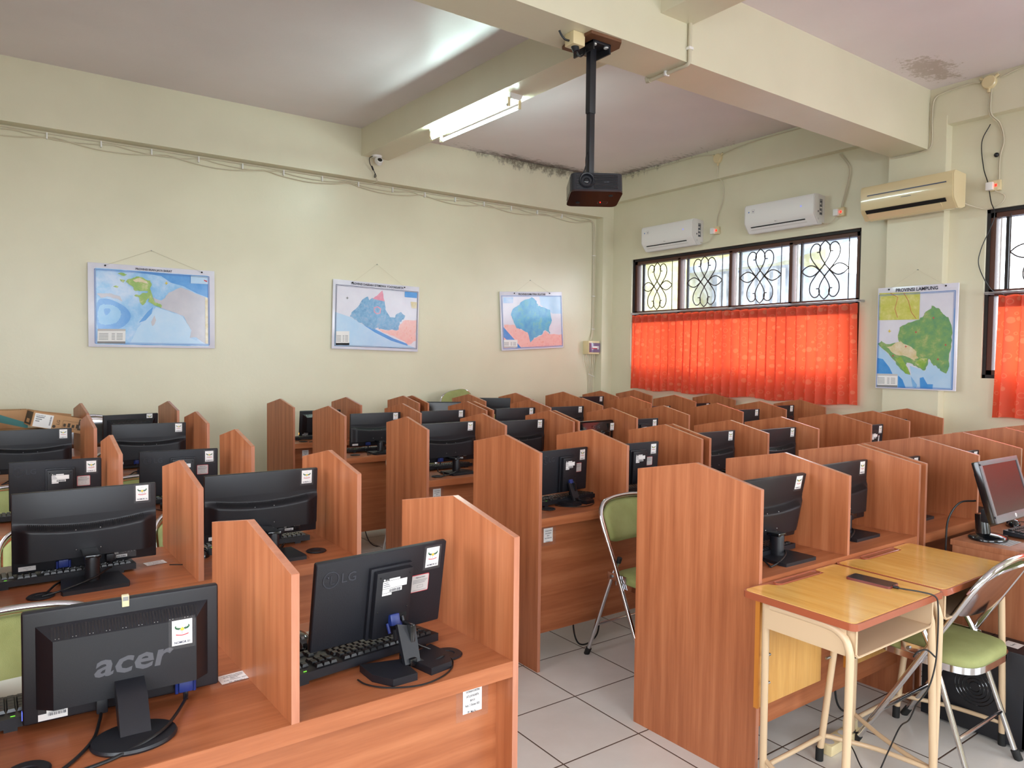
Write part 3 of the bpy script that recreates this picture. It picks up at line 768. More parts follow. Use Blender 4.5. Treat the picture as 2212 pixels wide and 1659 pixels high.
HEADP = {'back_shell', 'back_bulge', 'vent_slots', 'screw', 'rating_label', 'screen', 'video_plug', 'power_plug', 'rear_housing', 'brand_emblem', 'brand_lettering', 'warning_label', 'tape_tag', 'power_light', 'number_sticker'}
BUILD = {'C': wide_monitor, 'B': boxback_monitor, 'A': lambda: frustum_monitor(True), 'E': lambda: frustum_monitor(False), 'D': glossy_monitor}
SIZE = {'C': (.445, .27), 'B': (.385, .235), 'A': (.385, .235), 'E': (.385, .235), 'D': (.40, .30)}
STP = {'C': (.176, 0, -.034), 'B': (.148, 0, -.04), 'A': (.108, -.0345, -.085), 'E': (.128, -.0005, -.03), 'D': (.16, -.024, -.05)}
ALLM = []
def monitor(kind, num, x, y, zt, yaw, tilt, label, w=None, h=None, zb=ZD, stick=True, sdy=0):
    M = T(x, y, zb) @ RZ(yaw)
    if kind not in MON:
        r = BUILD[kind](); MON[kind] = r; r.matrix_world = M; r['label'] = label; kids = list(r.children)
        if stick:
            s = bpy.data.objects.new('number_sticker', sticker(num)); COL.objects.link(s); s.parent = r; kids.append(s)
    else:
        r, d = dup(MON[kind], M, label); kids = sum(d.values(), [])
        for c in kids:
            if c.name.startswith('number_sticker'):
                if stick: c.data = sticker(num)
                else: bpy.data.objects.remove(c)
        kids = [c for c in r.children]
    r['group'] = 'computer monitors on the desks'
    w0, h0 = SIZE[kind]; w = w or w0; h = h or h0
    for c in kids:
        b = c.name.split('.')[0]
        if b in HEADP:
            H = T(0, 0, zt - zb) @ RX(tilt) @ S3(w / w0, 1, h / h0)
            if b == 'number_sticker': H = H @ T(*STP[kind])
            c.matrix_local = H
        else: c.matrix_local = T(0, sdy, 0)
    ALLM.append((r, kind))
    return r
def mlabel(num, rowk, k, desc):
    r = ordn[rowk[1]]; pos = {0: 'nearest the aisle', 1: 'second from the aisle', 2: 'third from the aisle', 3: 'fourth from the aisle', 4: 'fifth from the aisle', 5: 'sixth from the aisle', 6: 'by the window wall'}[k]
    side = 'inner block' if rowk[0] == 'L' else 'window block'
    return '%s, NOMOR %02d sticker, %s, %s row, %s' % (desc, num, pos, r, side)
dC, dB = 'wide black monitor', 'black box-backed monitor'
for kind, num, rowk, k, x, y, zt, yaw, tilt, w, h, desc in (
 ('A', 1, 'L1', 1, .239, 1.761, 1.000, -2.4, 0, .380, .235, 'monitor with large grey lettering'),
 ('B', 2, 'L1', 0, .831, 1.704, 1.026, 4.8, 9.4, .384, .234, dB),
 ('C', 16, 'L2', 1, .281, 2.948, 1.054, .7, .2, .443, .272, dC),
 ('C', 15, 'L2', 0, .895, 2.943, 1.060, -1.2, 4.7, .446, .264, dC),
 ('B', 17, 'L3', 1, .262, 4.066, 1.018, -2.6, 4.7, .376, .231, dB),
 ('B', 18, 'L3', 0, .808, 4.080, 1.029, -5.9, 2.9, .375, .235, dB),
 ('C', 32, 'L4', 1, .212, 5.400, 1.050, 0, 2.9, None, None, dC),
 ('C', 31, 'L4', 0, .880, 5.368, 1.060, -1.9, 2.9, .449, .27, dC),
 ('E', 34, 'L5', 0, .945, 6.577, 1.036, 14, 2.9, .425, .27, 'black monitor with faint logo'),
 ('A0', 3, 'R1', 0, 2.535, 1.735, 1.062, -1, 10.9, .436, .27, dC),
 ('C', 4, 'R1', 1, 3.125, 1.790, 1.070, 0, 2.2, .433, .272, dC),
 ('C', 5, 'R1', 2, 3.72, 1.83, 1.040, 0, 2.9, .43, None, dC),
 ('C', 6, 'R1', 3, 4.19, 1.74, 1.050, 0, 2.9, .43, .25, dC),
 ('B', 14, 'R2', 0, 2.54, 3.035, 1.034, 7, 2.5, .374, .235, dB),
 ('B', 13, 'R2', 1, 2.962, 2.923, 1.053, 0, 2.9, None, None, dB),
 ('C', 12, 'R2', 2, 3.66, 2.945, 1.079, .8, 2.9, None, None, dC),
 ('C', 11, 'R2', 3, 4.262, 2.90, 1.074, 1, 2.9, .44, None, dC),
 ('B', 10, 'R2', 5, 5.459, 2.911, 1.041, 0, 2.9, None, None, dB),
 ('C', 9, 'R2', 6, 5.975, 2.99, 1.052, 0, 2.9, .42, None, dC),
 ('C', 19, 'R3', 0, 2.548, 4.262, 1.081, 4, 3.7, .44, .266, dC),
 ('C', 20, 'R3', 1, 3.170, 4.278, 1.070, 3, 2.9, .437, .27, dC),
 ('D', 21, 'R3', 2, 3.83, 4.205, 1.044, 4, 2.9, .396, .30, 'glossy monitor with silver letters'),
 ('B', 22, 'R3', 3, 4.30, 4.174, 1.041, 0, 2.9, None, None, dB),
 ('C', 23, 'R3', 5, 5.65, 4.19, 1.070, 0, 2.9, None, None, dC),
 ('C', 24, 'R3', 6, 6.24, 4.215, 1.087, 0, 2.9, None, None, dC),
 ('C', 30, 'R4', 0, 2.559, 5.441, 1.066, .9, 1.8, .443, .263, dC),
 ('C', 29, 'R4', 1, 3.185, 5.428, 1.065, 2, 2.9, .443, None, dC),
 ('C', 28, 'R4', 2, 3.925, 5.39, 1.064, 0, 2.9, .44, None, dC),
 ('C', 27, 'R4', 3, 4.535, 5.404, 1.058, 0, 2.9, None, None, dC),
 ('C', 26, 'R4', 5, 5.757, 5.385, 1.024, 0, 2.9, None, None, dC),
 ('C', 25, 'R4', 6, 6.43, 5.395, 1.035, 0, 2.9, .43, None, dC),
 ('E', 35, 'R5', 0, 2.530, 6.574, 1.014, .8, 7.1, .394, .235, 'small black monitor'),
 ('C', 39, 'R5', 4, 5.78, 6.45, 1.074, 2, 2.9, .44, None, dC)):
    if kind == 'A0': kind = 'C'
    monitor(kind, num, x, y, zt, yaw, tilt, mlabel(num, rowk, k, desc), w, h, sdy=.105 if rowk == 'R1' else .05 if rowk in ('R3', 'R4') else .03 if num == 14 else 0)
# two monitors turned askew on the last row
monitor('C', 0, 3.86, 6.62, 1.055, 148, 6, 'dark monitor turned askew with its screen showing, last row under the green chair back', .40, .26, stick=False)
monitor('C', 0, 4.60, 6.75, 1.07, -33, 4, 'black monitor turned sideways in the last row beside the tall green chair back', .42, .27, stick=False)
# ------------------------------------------------------------------ keyboards, mice, pads
def make_keyboard():
    root = thing('keyboard', 'x', 'keyboard')
    c = MB(); c.prism([(-.075, 0), (.075, 0), (.075, .010), (-.075, .021)], -.22, .22, black, Matrix(((0, 0, 1, 0), (1, 0, 0, 0), (0, 1, 0, 0), (0, 0, 0, 1)))); obj('case', c, root)
    k = MB(); rows = [-.058, -.032, -.013, .006, .025, .044, .063]
    def key(x0, x1, y):
        z = .0155 - (y - 0) * .073; d = .0085
        k.add([(x0, y - d, z), (x1, y - d, z), (x1, y + d, z), (x0, y + d, z), (x0 + .0025, y - d + .002, z + .007), (x1 - .0025, y - d + .002, z + .007), (x1 - .0025, y + d - .002, z + .007), (x0 + .0025, y + d - .002, z + .007)],
              [(4, 5, 6, 7), (0, 1, 5, 4), (1, 2, 6, 5), (2, 3, 7, 6), (3, 0, 4, 7)], keym)
    for ri, y in enumerate(rows[:6]):
        y = y + .004
        if ri == 5:
            xs = [(.205, .18), (.178, .155), (.153, .13), (.127, .02), (.017, -.006), (-.008, -.03), (-.033, -.066)]
            for a, b in xs: key(b, a - .001, y)
        else:
            x = .207; wid = [.0, .0, .006, .010, .02][ri]
            if wid: key(x - .0185 - wid, x - .0015, y); x -= .019 + wid
            while x - .019 > -.066: key(x - .0185, x - .0015, y); x -= .019
            if x > -.058: key(-.066, x - .0015, y)
        if ri < 3 or ri == 5:
            for j in range(3): key(-.078 - j * .019 - .017, -.078 - j * .019, y)
        elif ri == 4: key(-.114, -.097, y)
        if ri > 0:
            for j in range(4): key(-.141 - j * .0185 - .0165, -.141 - j * .0185, y)
    obj('keys', k, root, None, 0)
    f = MB()
    for x in (-.17, .17): f.box((x - .012, -.072, -.008), (x + .012, -.066, .004), black)
    obj('riser_foot', f, root)
    l = MB(); l.rect(-.17, -.069, -.162, -.066, .022, led_g); obj('indicator', l, root, None, 0)
    return root
KB = None
def keyboard(x, y, yaw, label, z=ZD):
    global KB
    M = T(x, y, z + .008) @ RZ(yaw)
    if KB is None: KB = make_keyboard(); KB.matrix_world = M; KB['label'] = label; KB['group'] = 'keyboards on the desks'
    else: dup(KB, M, label)
SEAT = {0: 'nearest the aisle', 1: 'second from the aisle'}
for x, y, yaw, rk, k in ((.20, 1.868, 0, 'L1', 1), (.762, 1.757, 6.5, 'L1', 0), (.205, 2.965, 1, 'L2', 1), (.87, 3.03, -1, 'L2', 0), (.16, 4.10, 0, 'L3', 1), (.80, 4.17, 0, 'L3', 0), (.82, 5.55, 0, 'L4', 0),
    (2.47, 1.80, 3, 'R1', 0), (3.05, 1.93, 0, 'R1', 1), (2.53, 3.06, 5, 'R2', 0), (2.97, 3.08, 0, 'R2', 1), (2.565, 4.415, 1, 'R3', 0), (2.56, 5.55, 0, 'R4', 0), (2.48, 6.60, 0, 'R5', 0)):
    keyboard(x, y, yaw, 'black keyboard at the seat %s in %s row, %s block' % (SEAT[k], ordn[rk[1]], 'inner' if rk[0] == 'L' else 'window'))
MS = None
def mouse(x, y, yaw, label, z=ZD):
    global MS
    M = T(x, y, z) @ RZ(yaw)
    if MS is None:
        r = thing('mouse', label, 'computer mouse', M, 'computer mice'); m = MB()
        def fn(u, v):
            a = 2 * math.pi * u; p = v * math.pi / 2
            return (.031 * math.cos(a) * math.cos(p) ** .6 * (1 + .08 * math.sin(a)), .056 * math.sin(a) * math.cos(p) ** .6, .036 * math.sin(p))
        m.grid(fn, 28, 10, blackg); obj('shell', m, r, None, 60)
        w = MB(); w.cyl((-.004, .03, .028), (.004, .03, .028), .008, steel, 12); obj('scroll_wheel', w, r)
        c = MB(); c.tube(spline([(0, .05, .012), (.01, .09, .004), (.05, .12, .003), (.12, .09, .003)]), .002, cable_b, 6); obj('cable', c, r)
        MS = r
    else: dup(MS, M, label)
mouse(.672, 1.90, 175, 'black mouse in the first row beside the NOMOR 02 monitor')
mouse(.665, 2.98, 175, 'black mouse in the second row beside the NOMOR 15 monitor', ZD)
for x, y, w, d, yaw, lab in ((.03, 1.99, .22, .19, 4, 'pale mouse pad beside the monitor with large grey lettering'), (.69, 1.885, .2, .19, 3, 'pale mouse pad under the mouse beside the NOMOR 02 monitor'), (.16, 3.125, .36, .15, 2, 'pale mat lying behind the NOMOR 16 keyboard')):
    m = MB(); m.prism(rrect(-w / 2, -d / 2, w / 2, d / 2, .012), 0, .003, padm); o = obj('mouse_pad', m, None, T(x, y, ZD) @ RZ(yaw)); tag(o, lab, 'mouse pad')
# paper slips stuck on desktops
for x, y, yaw, lab in ((.50, 2.96, 8, 'white paper slip taped on desk by the NOMOR 16 monitor'), (1.07, 3.03, -5, 'white paper slip taped on desk against the end panel behind the NOMOR 15 monitor'), (.475, 1.80, 3, 'white paper slip taped on desk by the monitor with large grey lettering')):
    m = MB(); note(NT, .07, .05, T(0, 0, .0005), m); o = obj('paper_slip', m, None, T(x, y, ZD) @ RZ(yaw), 0); tag(o, lab, 'paper note')

# ------------------------------------------------------------------ folding chairs
def make_chair(rc=.37):
    r = thing('folding_chair', 'x', 'chair')
    # faces local +y; back tubes run from the front feet up to the back rest
    s = MB()
    def pad(u, v):
        a = 2 * math.pi * u; cx = math.copysign(abs(math.cos(a)) ** .45, math.cos(a)); sy = math.copysign(abs(math.sin(a)) ** .45, math.sin(a))
        k = [1, 1.0, .97, .86, .6, .02][v]; z = [.428, .446, .458, .466, .470, .471][v]
        return (.185 * cx * k, -.005 + .185 * sy * k, z - .03 * max(0, -sy) * 0)
    vs = [pad(i / 40, v) for v in range(6) for i in range(40)]
    s.add(vs, [(v * 40 + i, v * 40 + (i + 1) % 40, v * 40 + 40 + (i + 1) % 40, v * 40 + 40 + i) for v in range(5) for i in range(40)] + [tuple(200 + i for i in range(40))], green_f); obj('seat', s, r, None, 60)
    p = MB(); vs = []
    for z in (.405, .43):
        for i in range(40):
            a = 2 * math.pi * i / 40; cx = math.copysign(abs(math.cos(a)) ** .45, math.cos(a)); sy = math.copysign(abs(math.sin(a)) ** .45, math.sin(a))
            vs.append((.19 * cx, -.005 + .19 * sy, z))
    p.add(vs, [(i, (i + 1) % 40, 40 + (i + 1) % 40, 40 + i) for i in range(40)] + [tuple(range(40))[::-1], tuple(range(40, 80))], chrome); obj('seat_pan', p, r)
    # back tube (U) in its own inclined plane
    def bt(x, s_): return (x, .22 - rc * s_, .012 + .808 * s_)      # s_ 0 at foot, 1 at top
    path = [bt(-.2, 0), bt(-.2, .3), bt(-.2, .6), bt(-.205, .8), bt(-.2, .9), bt(-.165, .965), bt(-.1, .992), bt(0, 1.0), bt(.1, .992), bt(.165, .965), bt(.2, .9), bt(.205, .8), bt(.2, .6), bt(.2, .3), bt(.2, 0)]
    f = MB(); f.tube(spline(path, 5), .0115, chrome, 12)
    f.tube([bt(-.2, .19), bt(.2, .19)], .008, chrome, 10)
    obj('back_frame', f, r, None, 60)
    b = MB()
    def bp(u, v):
        x = (u - .5) * 2; y = v
        sx = .188 * x; top = .975 - .06 * abs(x) ** 4 - .01 * x * x; bot = .735 + .02 * abs(x) ** 6
        s_ = bot + (top - bot) * y
        e = (1 - abs(x) ** 6) * (1 - abs(2 * y - 1) ** 6)
        q = Vector(bt(sx, s_)); nrm = Vector((0, .887, .461))
        return q + nrm * (.004 + .026 * e ** .5) - Vector((0, .03 * (1 - x * x), 0)) * 1
    b.grid(bp, 30, 20, green_f); obj('backrest', b, r, None, 60)
    c = MB()
    def bc(u, v):
        q = Vector(bp(u, v)); e = (1 - abs(2 * u - 1) ** 6) * (1 - abs(2 * v - 1) ** 6)
        return q - Vector((0, .887, .461)) * (.008 + .026 * e ** .5)
    c.grid(lambda u, v: bc(1 - u, v), 30, 20, chrome)
    e = [bp(i / 30, 0) for i in range(31)] + [bp(1, j / 20) for j in range(1, 21)] + [bp(i / 30, 1) for i in range(29, -1, -1)] + [bp(0, j / 20) for j in range(19, 0, -1)]
    e2 = [bc(i / 30, 0) for i in range(31)] + [bc(1, j / 20) for j in range(1, 21)] + [bc(i / 30, 1) for i in range(29, -1, -1)] + [bc(0, j / 20) for j in range(19, 0, -1)]
    n = len(e); c.add(e + e2, [(i, n + i, n + (i + 1) % n, (i + 1) % n) for i in range(n)], chrome); obj('back_plate', c, r, None, 60)
    for sx in (-1, 1):
        l = MB(); l.tube(spline([(sx * .172, -.01, .53), (sx * .178, -.06, .42), (sx * .195, -.205, .012)], 5), .0105, chrome, 12); lg = obj('rear_leg', l, r, None, 60)
        q = MB(); q.cyl((sx * .1715, -.004, .545), (sx * .172, -.012, .52), .0125, rubber, 12); obj('end_cap', q, lg)
        q = MB(); q.cyl((sx * .196, -.212, 0), (sx * .193, -.197, .035), .015, rubber, 12); obj('rubber_foot', q, lg)
        q = MB(); q.cyl((sx * .2, .227, 0), (sx * .2, .207, .035), .015, rubber, 12); obj('front_foot', q, r)
        q = MB(); q.box((sx * .184, -.07, .43), (sx * .190, .06, .465), chrome, bev=.002); q.cyl((sx * .18, -.04, .447), (sx * .197, -.04, .447), .008, steel, 10); q.cyl((sx * .18, .03, .447), (sx * .197, .03, .447), .007, steel, 10); obj('hinge_bracket', q, r)
    t = MB(); t.tube([(-.188, -.15, .17), (.188, -.15, .17)], .007, chrome, 10); obj('stretcher', t, r)
    return r
CH = None
GCH = 'green padded folding chairs'
def chair(x, y, rot, label, M2=None):
    global CH
    M = M2 if M2 is not None else T(x, y, 0) @ RZ(rot)
    if CH is None: CH = make_chair(); CH.matrix_world = M; CH['label'] = label; CH['group'] = GCH; return CH
    return dup(CH, M, label)[0]
chair(.06, 2.275, 176, 'green folding chair behind the monitor with large grey lettering')
chair(.23, 3.42, 180, 'green folding chair behind the second-row inner monitor numbered 16')
chair(.80, 3.44, 182, 'green folding chair behind the second-row inner aisle-seat monitor numbered 15')
chair(.12, 4.50, 180, 'green folding chair behind the third-row inner monitor numbered 17')
chair(.72, 4.52, 180, 'green folding chair behind the third-row inner aisle-seat monitor numbered 18')
chair(2.60, 4.80, 180, 'green folding chair showing under the third-row window-block aisle monitor numbered 19')
chair(.80, 5.83, 180, 'green folding chair showing under the fourth-row inner aisle-seat monitor numbered 31')
mid = chair(2.70, 2.585, 180, 'green folding chair standing on open floor between the first and second rows at the aisle')
for c in mid.children:
    if c.name.startswith('seat'): c.matrix_local = T(0, .12, 0)
rc_ = make_chair(.465); rc_.matrix_world = T(3.015, 1.305, 0); rc_['label'] = 'chrome-backed green folding chair pushed under the two yellow school desks'; rc_['group'] = GCH
# folded chairs leaning by the map wall
def make_folded():
    r = thing('folded_chair', 'x', 'chair')
    f = MB(); f.tube(spline([(-.2, 0, .012), (-.2, 0, .5), (-.205, 0, .78), (-.2, 0, .85), (-.16, 0, .905), (-.08, 0, .928), (0, 0, .932), (.08, 0, .928), (.16, 0, .905), (.2, 0, .85), (.205, 0, .78), (.2, 0, .5), (.2, 0, .012)], 5), .0115, chrome, 10); obj('back_frame', f, r, None, 60)
    b = MB()
    def fr(u, v):
        x = 2 * u - 1; z = .62 + .05 * abs(x) ** 3 + (.318 - .10 * abs(x) ** 4 - .05 * abs(x) ** 3) * v; e = max(0, (1 - abs(x) ** 6) * (1 - abs(2 * v - 1) ** 6)) ** .5
        return (.212 * x, -.012 - .026 * e, z)
    b.grid(fr, 24, 16, green_f); obj('backrest', b, r, None, 60)
    c = MB(); c.grid(lambda u, v: (fr(1 - u, v)[0], .004 + .014 * max(0, (1 - abs(2 * u - 1) ** 6)) ** .5 * max(0, 1 - abs(2 * v - 1) ** 6) ** .5, fr(1 - u, v)[2]), 24, 16, chrome); obj('back_plate', c, r, None, 60)
    s = MB(); s.box((-.18, -.05, .2), (.18, -.015, .58), green_f, bev=.015); obj('seat', s, r)
    l = MB()
    for sx in (-1, 1): l.tube([(sx * .185, .02, .03), (sx * .175, .015, .6)], .0105, chrome, 10)
    l.tube([(-.185, .02, .2), (.185, .02, .2)], .008, chrome, 8); obj('rear_legs_frame', l, r)
    return r
fc = make_folded(); fc.matrix_world = T(.74, 7.14, 0) @ RX(6) @ RZ(180); fc['label'] = 'folded chair showing its chrome back beside the cardboard boxes'; fc['group'] = 'folded chairs by the map wall'
fc.matrix_world = T(.70, 7.16, .06) @ RX(-5) @ RZ(180)
m = MB(); m.box((-.24, -.14, 0), (.24, .14, .21), card, bev=.004); bx = obj('cardboard_box', m, None, T(4.58, 7.22, 0)); tag(bx, 'low cardboard box under the tall green chair back', 'box')
m = MB(); m.box((-.24, -.12, 0), (.24, .12, .05), card, bev=.004); bx = obj('cardboard_box', m, None, T(.70, 7.17, 0)); tag(bx, 'flat cardboard box under the chrome-backed folded chair', 'box')
dup(fc, T(4.56, 7.19, .215) @ RX(-6) @ RY(-9) @ RZ(10) @ S3(1.15, 1, 1), 'tall folded green chair leaning above the last row below the third map')
dup(fc, T(4.22, 6.14, .0) @ RX(-6) @ RZ(8), 'folded green chair leaning at the front of the last row, behind the NOMOR 28 monitor')

# ------------------------------------------------------------------ cardboard boxes on the last inner desk
def carton(name, label, w, d, h, M, deco):
    r = thing(name, label, 'box', M, 'cardboard boxes stacked on the last desk')
    b = MB(); b.box((-w / 2, -d / 2, 0), (w / 2, d / 2, h), card, bev=.003); obj('carton_body', b, r)
    p = MB(); deco(p, w, d, h); obj('printing', p, r, None, 0)
    return r
def deco_lg(p, w, d, h):
    F = T(0, -d / 2 - .0008, h / 2) @ BACK; L = T(-w / 2 - .0008, 0, h / 2) @ SIDE @ RY(0)
    p.rect(-w * .47, -h * .46, -w * .11, h * .4, 0, white, F)
    p.text('22MK400H-B', .013, ink, F @ T(-w * .45, h * .24, .0006), 'L', .011)
    for k in range(3): p.rect(-w * .44, h * (.14 - .13 * k), -w * (.28 + .04 * k), h * (.2 - .13 * k), .0006, grey, F)
    for k in range(9): p.rect(-w * .17, h * (-.26 + .065 * k), -w * .14, h * (-.225 + .065 * k), .0006, ink, F)
    p.text('LG', .03, card_d, F @ T(.01, -h * .12, .0006) @ RZ(90))
    p.lathe([(.001, 0), (.011, 0), (.011, .0005), (.001, .0005)], card_d, 18, F @ T(-w * .065, -h * .28, 0))
    for k in range(4): p.box((w * (.11 + .085 * k), -h * .2, 0), (w * (.16 + .085 * k), -h * .0 + h * .06 * (k % 2), .0006), card_d, F)
    p.outline(w * .09, -h * .28, w * .44, h * .2, .0015, .0006, card_d, F)
    p.rect(w * .4, -h * .3, w * .475, h * .42, .0009, card_d, F); p.text('LED', .014, white, F @ T(w * .455, -h * .16, .0013) @ RZ(90))
    p.rect(-d * .42, -h * .42, d * .42, h * .42, 0, card_d, L); p.rect(-d * .2, -h * .3, d * .2, -h * .05, .0006, card, L)
    U = T(0, 0, h + .0006); p.rect(-w * .35, -d * .2, w * .1, d * .3, 0, card_d, U); p.rect(-w * .34, -d * .19, w * .09, d * .29, .0004, card, U)
    p.add([(-w * .5, -d / 2, h), (w * .22, -d / 2, h), (w * .2, -d / 2 - .02, h + .022), (-w * .42, -d / 2 - .004, h + .006)], [(0, 1, 2, 3)], card)
carton('cardboard_box', 'open brown monitor carton with white label, tipped over on top of the box stack', .335, .27, .115, T(.40, 6.56, .947) @ RZ(7) @ RY(13), deco_lg)
def deco_low(p, w, d, h):
    F = T(0, -d / 2 - .0008, h / 2) @ BACK
    p.rect(.0, -.05, .035, -.02, 0, teal, F); p.rect(.004, -.046, .031, -.024, .0004, ink, F); p.rect(-.17, -.02, -.14, .05, 0, card_d, F); p.text('FRAGILE', .018, card_d, F @ T(-.12, .05, .0004))
    p.rect(-w / 2, -h / 2 + .005, w / 2, -h / 2 + .014, 0, teal, F)
carton('cardboard_box', 'large brown carton with dark symbols, lowest of the boxes behind the NOMOR 32 monitor', .42, .29, .20, T(.19, 6.56, ZD), deco_low)
def deco_teal(p, w, d, h):
    F = T(0, -d / 2 - .0008, h / 2) @ BACK
    p.sheet([(-.3 * w, .5 * h), (-.12 * w, .5 * h), (.5 * w, .2 * h), (.5 * w, .08 * h), (-.3 * w, .36 * h)], 0, teal, F); p.sheet([(-.5 * w, .2 * h), (.3 * w, -.05 * h), (.3 * w, -.1 * h), (-.5 * w, .1 * h)], 0, teal, F)
    U = T(0, 0, h + .0006); p.outline(-w * .2, -d * .3, w * .4, d * .3, .003, 0, card_d, U)
carton('cardboard_box', 'brown carton with teal stripe, standing at the back of the box stack', .40, .17, .335, T(.05, 6.80, ZD), deco_teal)
# ------------------------------------------------------------------ wall maps
def px(corners):
    (ax, ay), (bx, by), (cx, cy), (dx, dy) = corners       # outline corners: top-left, top-right, bottom-right, bottom-left in drawing units
    def f(x, y, w, h):
        u = .5; v = .5
        for _ in range(6):
            xl = ax + (dx - ax) * v; xr = bx + (cx - bx) * v; u = (x - xl) / (xr - xl)
            yt = ay + (by - ay) * u; yb = dy + (cy - dy) * u; v = (y - yt) / (yb - yt)
        return ((u - .5) * w, (.5 - v) * h)
    return f
def wall_map(label, w, h, M, corners, layers, title, tcol, border, nail, hooks, extra=None):
    r = thing('wall_map', label, 'map', M, 'laminated province maps')
    f = px(corners); P = lambda pts: [f(x, y, w, h) for x, y in pts]
    b = MB(); b.box((-w / 2, -h / 2, 0), (w / 2, h / 2, .014), map_sheet, bev=.003); obj('board', b, r)
    l = MB(); z = .0146
    for k, (mt, pts) in enumerate(layers):
        l.sheet(P(pts), z + .0004 * k, mt)
    z2 = z + .0004 * len(layers) + .0004
    bx0, bx1, by0, by1 = -w / 2 + border[0], w / 2 - border[1], -h / 2 + border[2], h / 2 - border[3]
    l.outline(bx0, by0, bx1, by1, .005, z2, tcol); l.outline(bx0 + .011, by0 + .011, bx1 - .011, by1 - .011, .0025, z2, tcol)
    if extra: extra(l, P, z2)
    obj('printed_map', l, r, None, 0)
    t = MB(); t.text(title[0], title[1], ink, T(title[2], title[3], z2), 'C', title[1] * .92, .02); obj('map_title', t, r, None, 0)
    s = MB()
    for hx in hooks:
        s.tube([(nail[0], nail[1], .006), (hx, h / 2 - .018, .02)], .0012, cable_w, 5); s.ball((hx, h / 2 - .02, .018), .008, dark, 6)
    s.cyl((nail[0], nail[1], -.005), (nail[0], nail[1], .014), .004, steel, 8); obj('hanging_string', s, r)
    return r
def legend(l, P, z, x0, y0, x1, y1, bar=True, foot=grey):
    l.sheet(P([(x0, y0), (x1, y0), (x1, y1), (x0, y1)]), z, white); h = y1 - y0; w = x1 - x0
    if bar: l.sheet(P([(x0, y0), (x1, y0), (x1, y0 + .14 * h), (x0, y0 + .14 * h)]), z + .0004, greyp)
    l.sheet(P([(x0, y1 - .15 * h), (x1, y1 - .15 * h), (x1, y1), (x0, y1)]), z + .0004, foot)
    for i in range(5):
        yy = y0 + h * (.3 + .1 * i)
        for a, b in ((.05, .38), (.5, .62), (.68, .9)): l.sheet(P([(x0 + w * a, yy), (x0 + w * b, yy), (x0 + w * b, yy + h * .035), (x0 + w * a, yy + h * .035)]), z + .0004, grey)
def soft(pts, k=4):
    n = len(pts); out = []
    for i in range(n):
        a, b, c, d = [Vector(pts[(i + j) % n]) for j in (-1, 0, 1, 2)]
        for q in range(k):
            t = q / k; v = .5 * (2 * b + (c - a) * t + (2 * a - 5 * b + 4 * c - d) * t * t + (3 * b - a - 3 * c + d) * t ** 3); out.append((v.x, v.y))
    return out
def star(l, P, z, x, y, r, mt):
    l.sheet(P([(x, y - r), (x + r * .25, y - r * .25), (x + r, y), (x + r * .25, y + r * .25), (x, y + r), (x - r * .25, y + r * .25), (x - r, y), (x - r * .25, y - r * .25)]), z, mt)
def ragged(pts, amp, seed, n=3):
    rnd = random.Random(seed); out = []
    for i, (x, y) in enumerate(pts):
        x2, y2 = pts[(i + 1) % len(pts)]
        for k in range(n):
            t = k / n; a = amp if k else 0
            out.append((x + (x2 - x) * t + rnd.uniform(-a, a), y + (y2 - y) * t + rnd.uniform(-a, a)))
    return out
# 1 West Irian Jaya
C1 = [(205, 362), (1735, 475), (1742, 1400), (240, 1380)]
land = [(640, 600), (660, 570), (710, 560), (760, 535), (830, 545), (880, 575), (925, 580), (945, 640), (925, 680), (940, 720), (960, 790), (985, 840), (1030, 860), (1070, 880), (1060, 915), (1010, 890), (960, 865), (905, 835), (920, 790), (890, 815), (875, 850), (840, 880), (810, 845), (800, 790), (740, 765), (760, 750), (805, 760), (830, 735), (900, 728), (895, 710), (800, 710), (740, 700), (720, 655), (680, 630)]
gray = [(1065, 822), (1110, 790), (1150, 730), (1240, 690), (1300, 665), (1400, 700), (1480, 740), (1612, 780), (1618, 1340), (1500, 1265), (1420, 1270), (1440, 1180), (1380, 1090), (1340, 1010), (1200, 960), (1062, 912), (1070, 875), (990, 840), (965, 780), (1000, 805)]
L1_ = [(sea_deep, [(292, 430), (1650, 530), (1662, 1375), (320, 1350)]),
 (sea_dark, [(640, 462), (1645, 536), (1650, 790), (1500, 735), (1330, 650), (1180, 610), (1060, 530), (880, 500)]),
 (sea_dark, soft([(322, 850), (420, 800), (560, 850), (660, 920), (705, 1000), (680, 1080), (600, 1150), (480, 1180), (340, 1160)])), (sea_mid, ragged(soft([(345, 900), (430, 870), (520, 890), (590, 960), (570, 1060), (480, 1110), (350, 1090)]), 6, 41)), (sea_dark, ragged(soft([(400, 930), (460, 920), (470, 960), (420, 1000)]), 4, 42)),
 (sea_pale, [(1000, 900), (1180, 960), (1330, 1020), (1440, 1180), (1420, 1270), (1640, 1360), (700, 1350), (790, 1150), (950, 980)]), (sea_dark, [(900, 960), (965, 900), (950, 980), (880, 1060), (800, 1090)]),
 (land_grey, ragged(gray, 5, 1)), (land_grey, ragged([(315, 740), (420, 735), (480, 740), (580, 775), (605, 835), (540, 800), (430, 775), (360, 790)], 4, 2)), (land_grey, ragged([(960, 1130), (945, 1080), (985, 1000), (1005, 1060), (985, 1110)], 3, 8)),
 (land_green, ragged(land, 5, 3)), (land_green, ragged([(545, 500), (580, 488), (620, 495), (652, 515), (610, 530)], 3, 4)), (land_green, ragged([(570, 565), (600, 572), (632, 580), (612, 612), (590, 595)], 3, 5)), (land_green, ragged([(495, 655), (530, 642), (560, 655), (545, 672)], 2, 6)),
 (land_sand, [(1612, 782), (1652, 800), (1658, 1345), (1618, 1340)]), (land_sand, ragged([(720, 575), (800, 550), (880, 590), (900, 620), (820, 600), (760, 605)], 5, 9))]
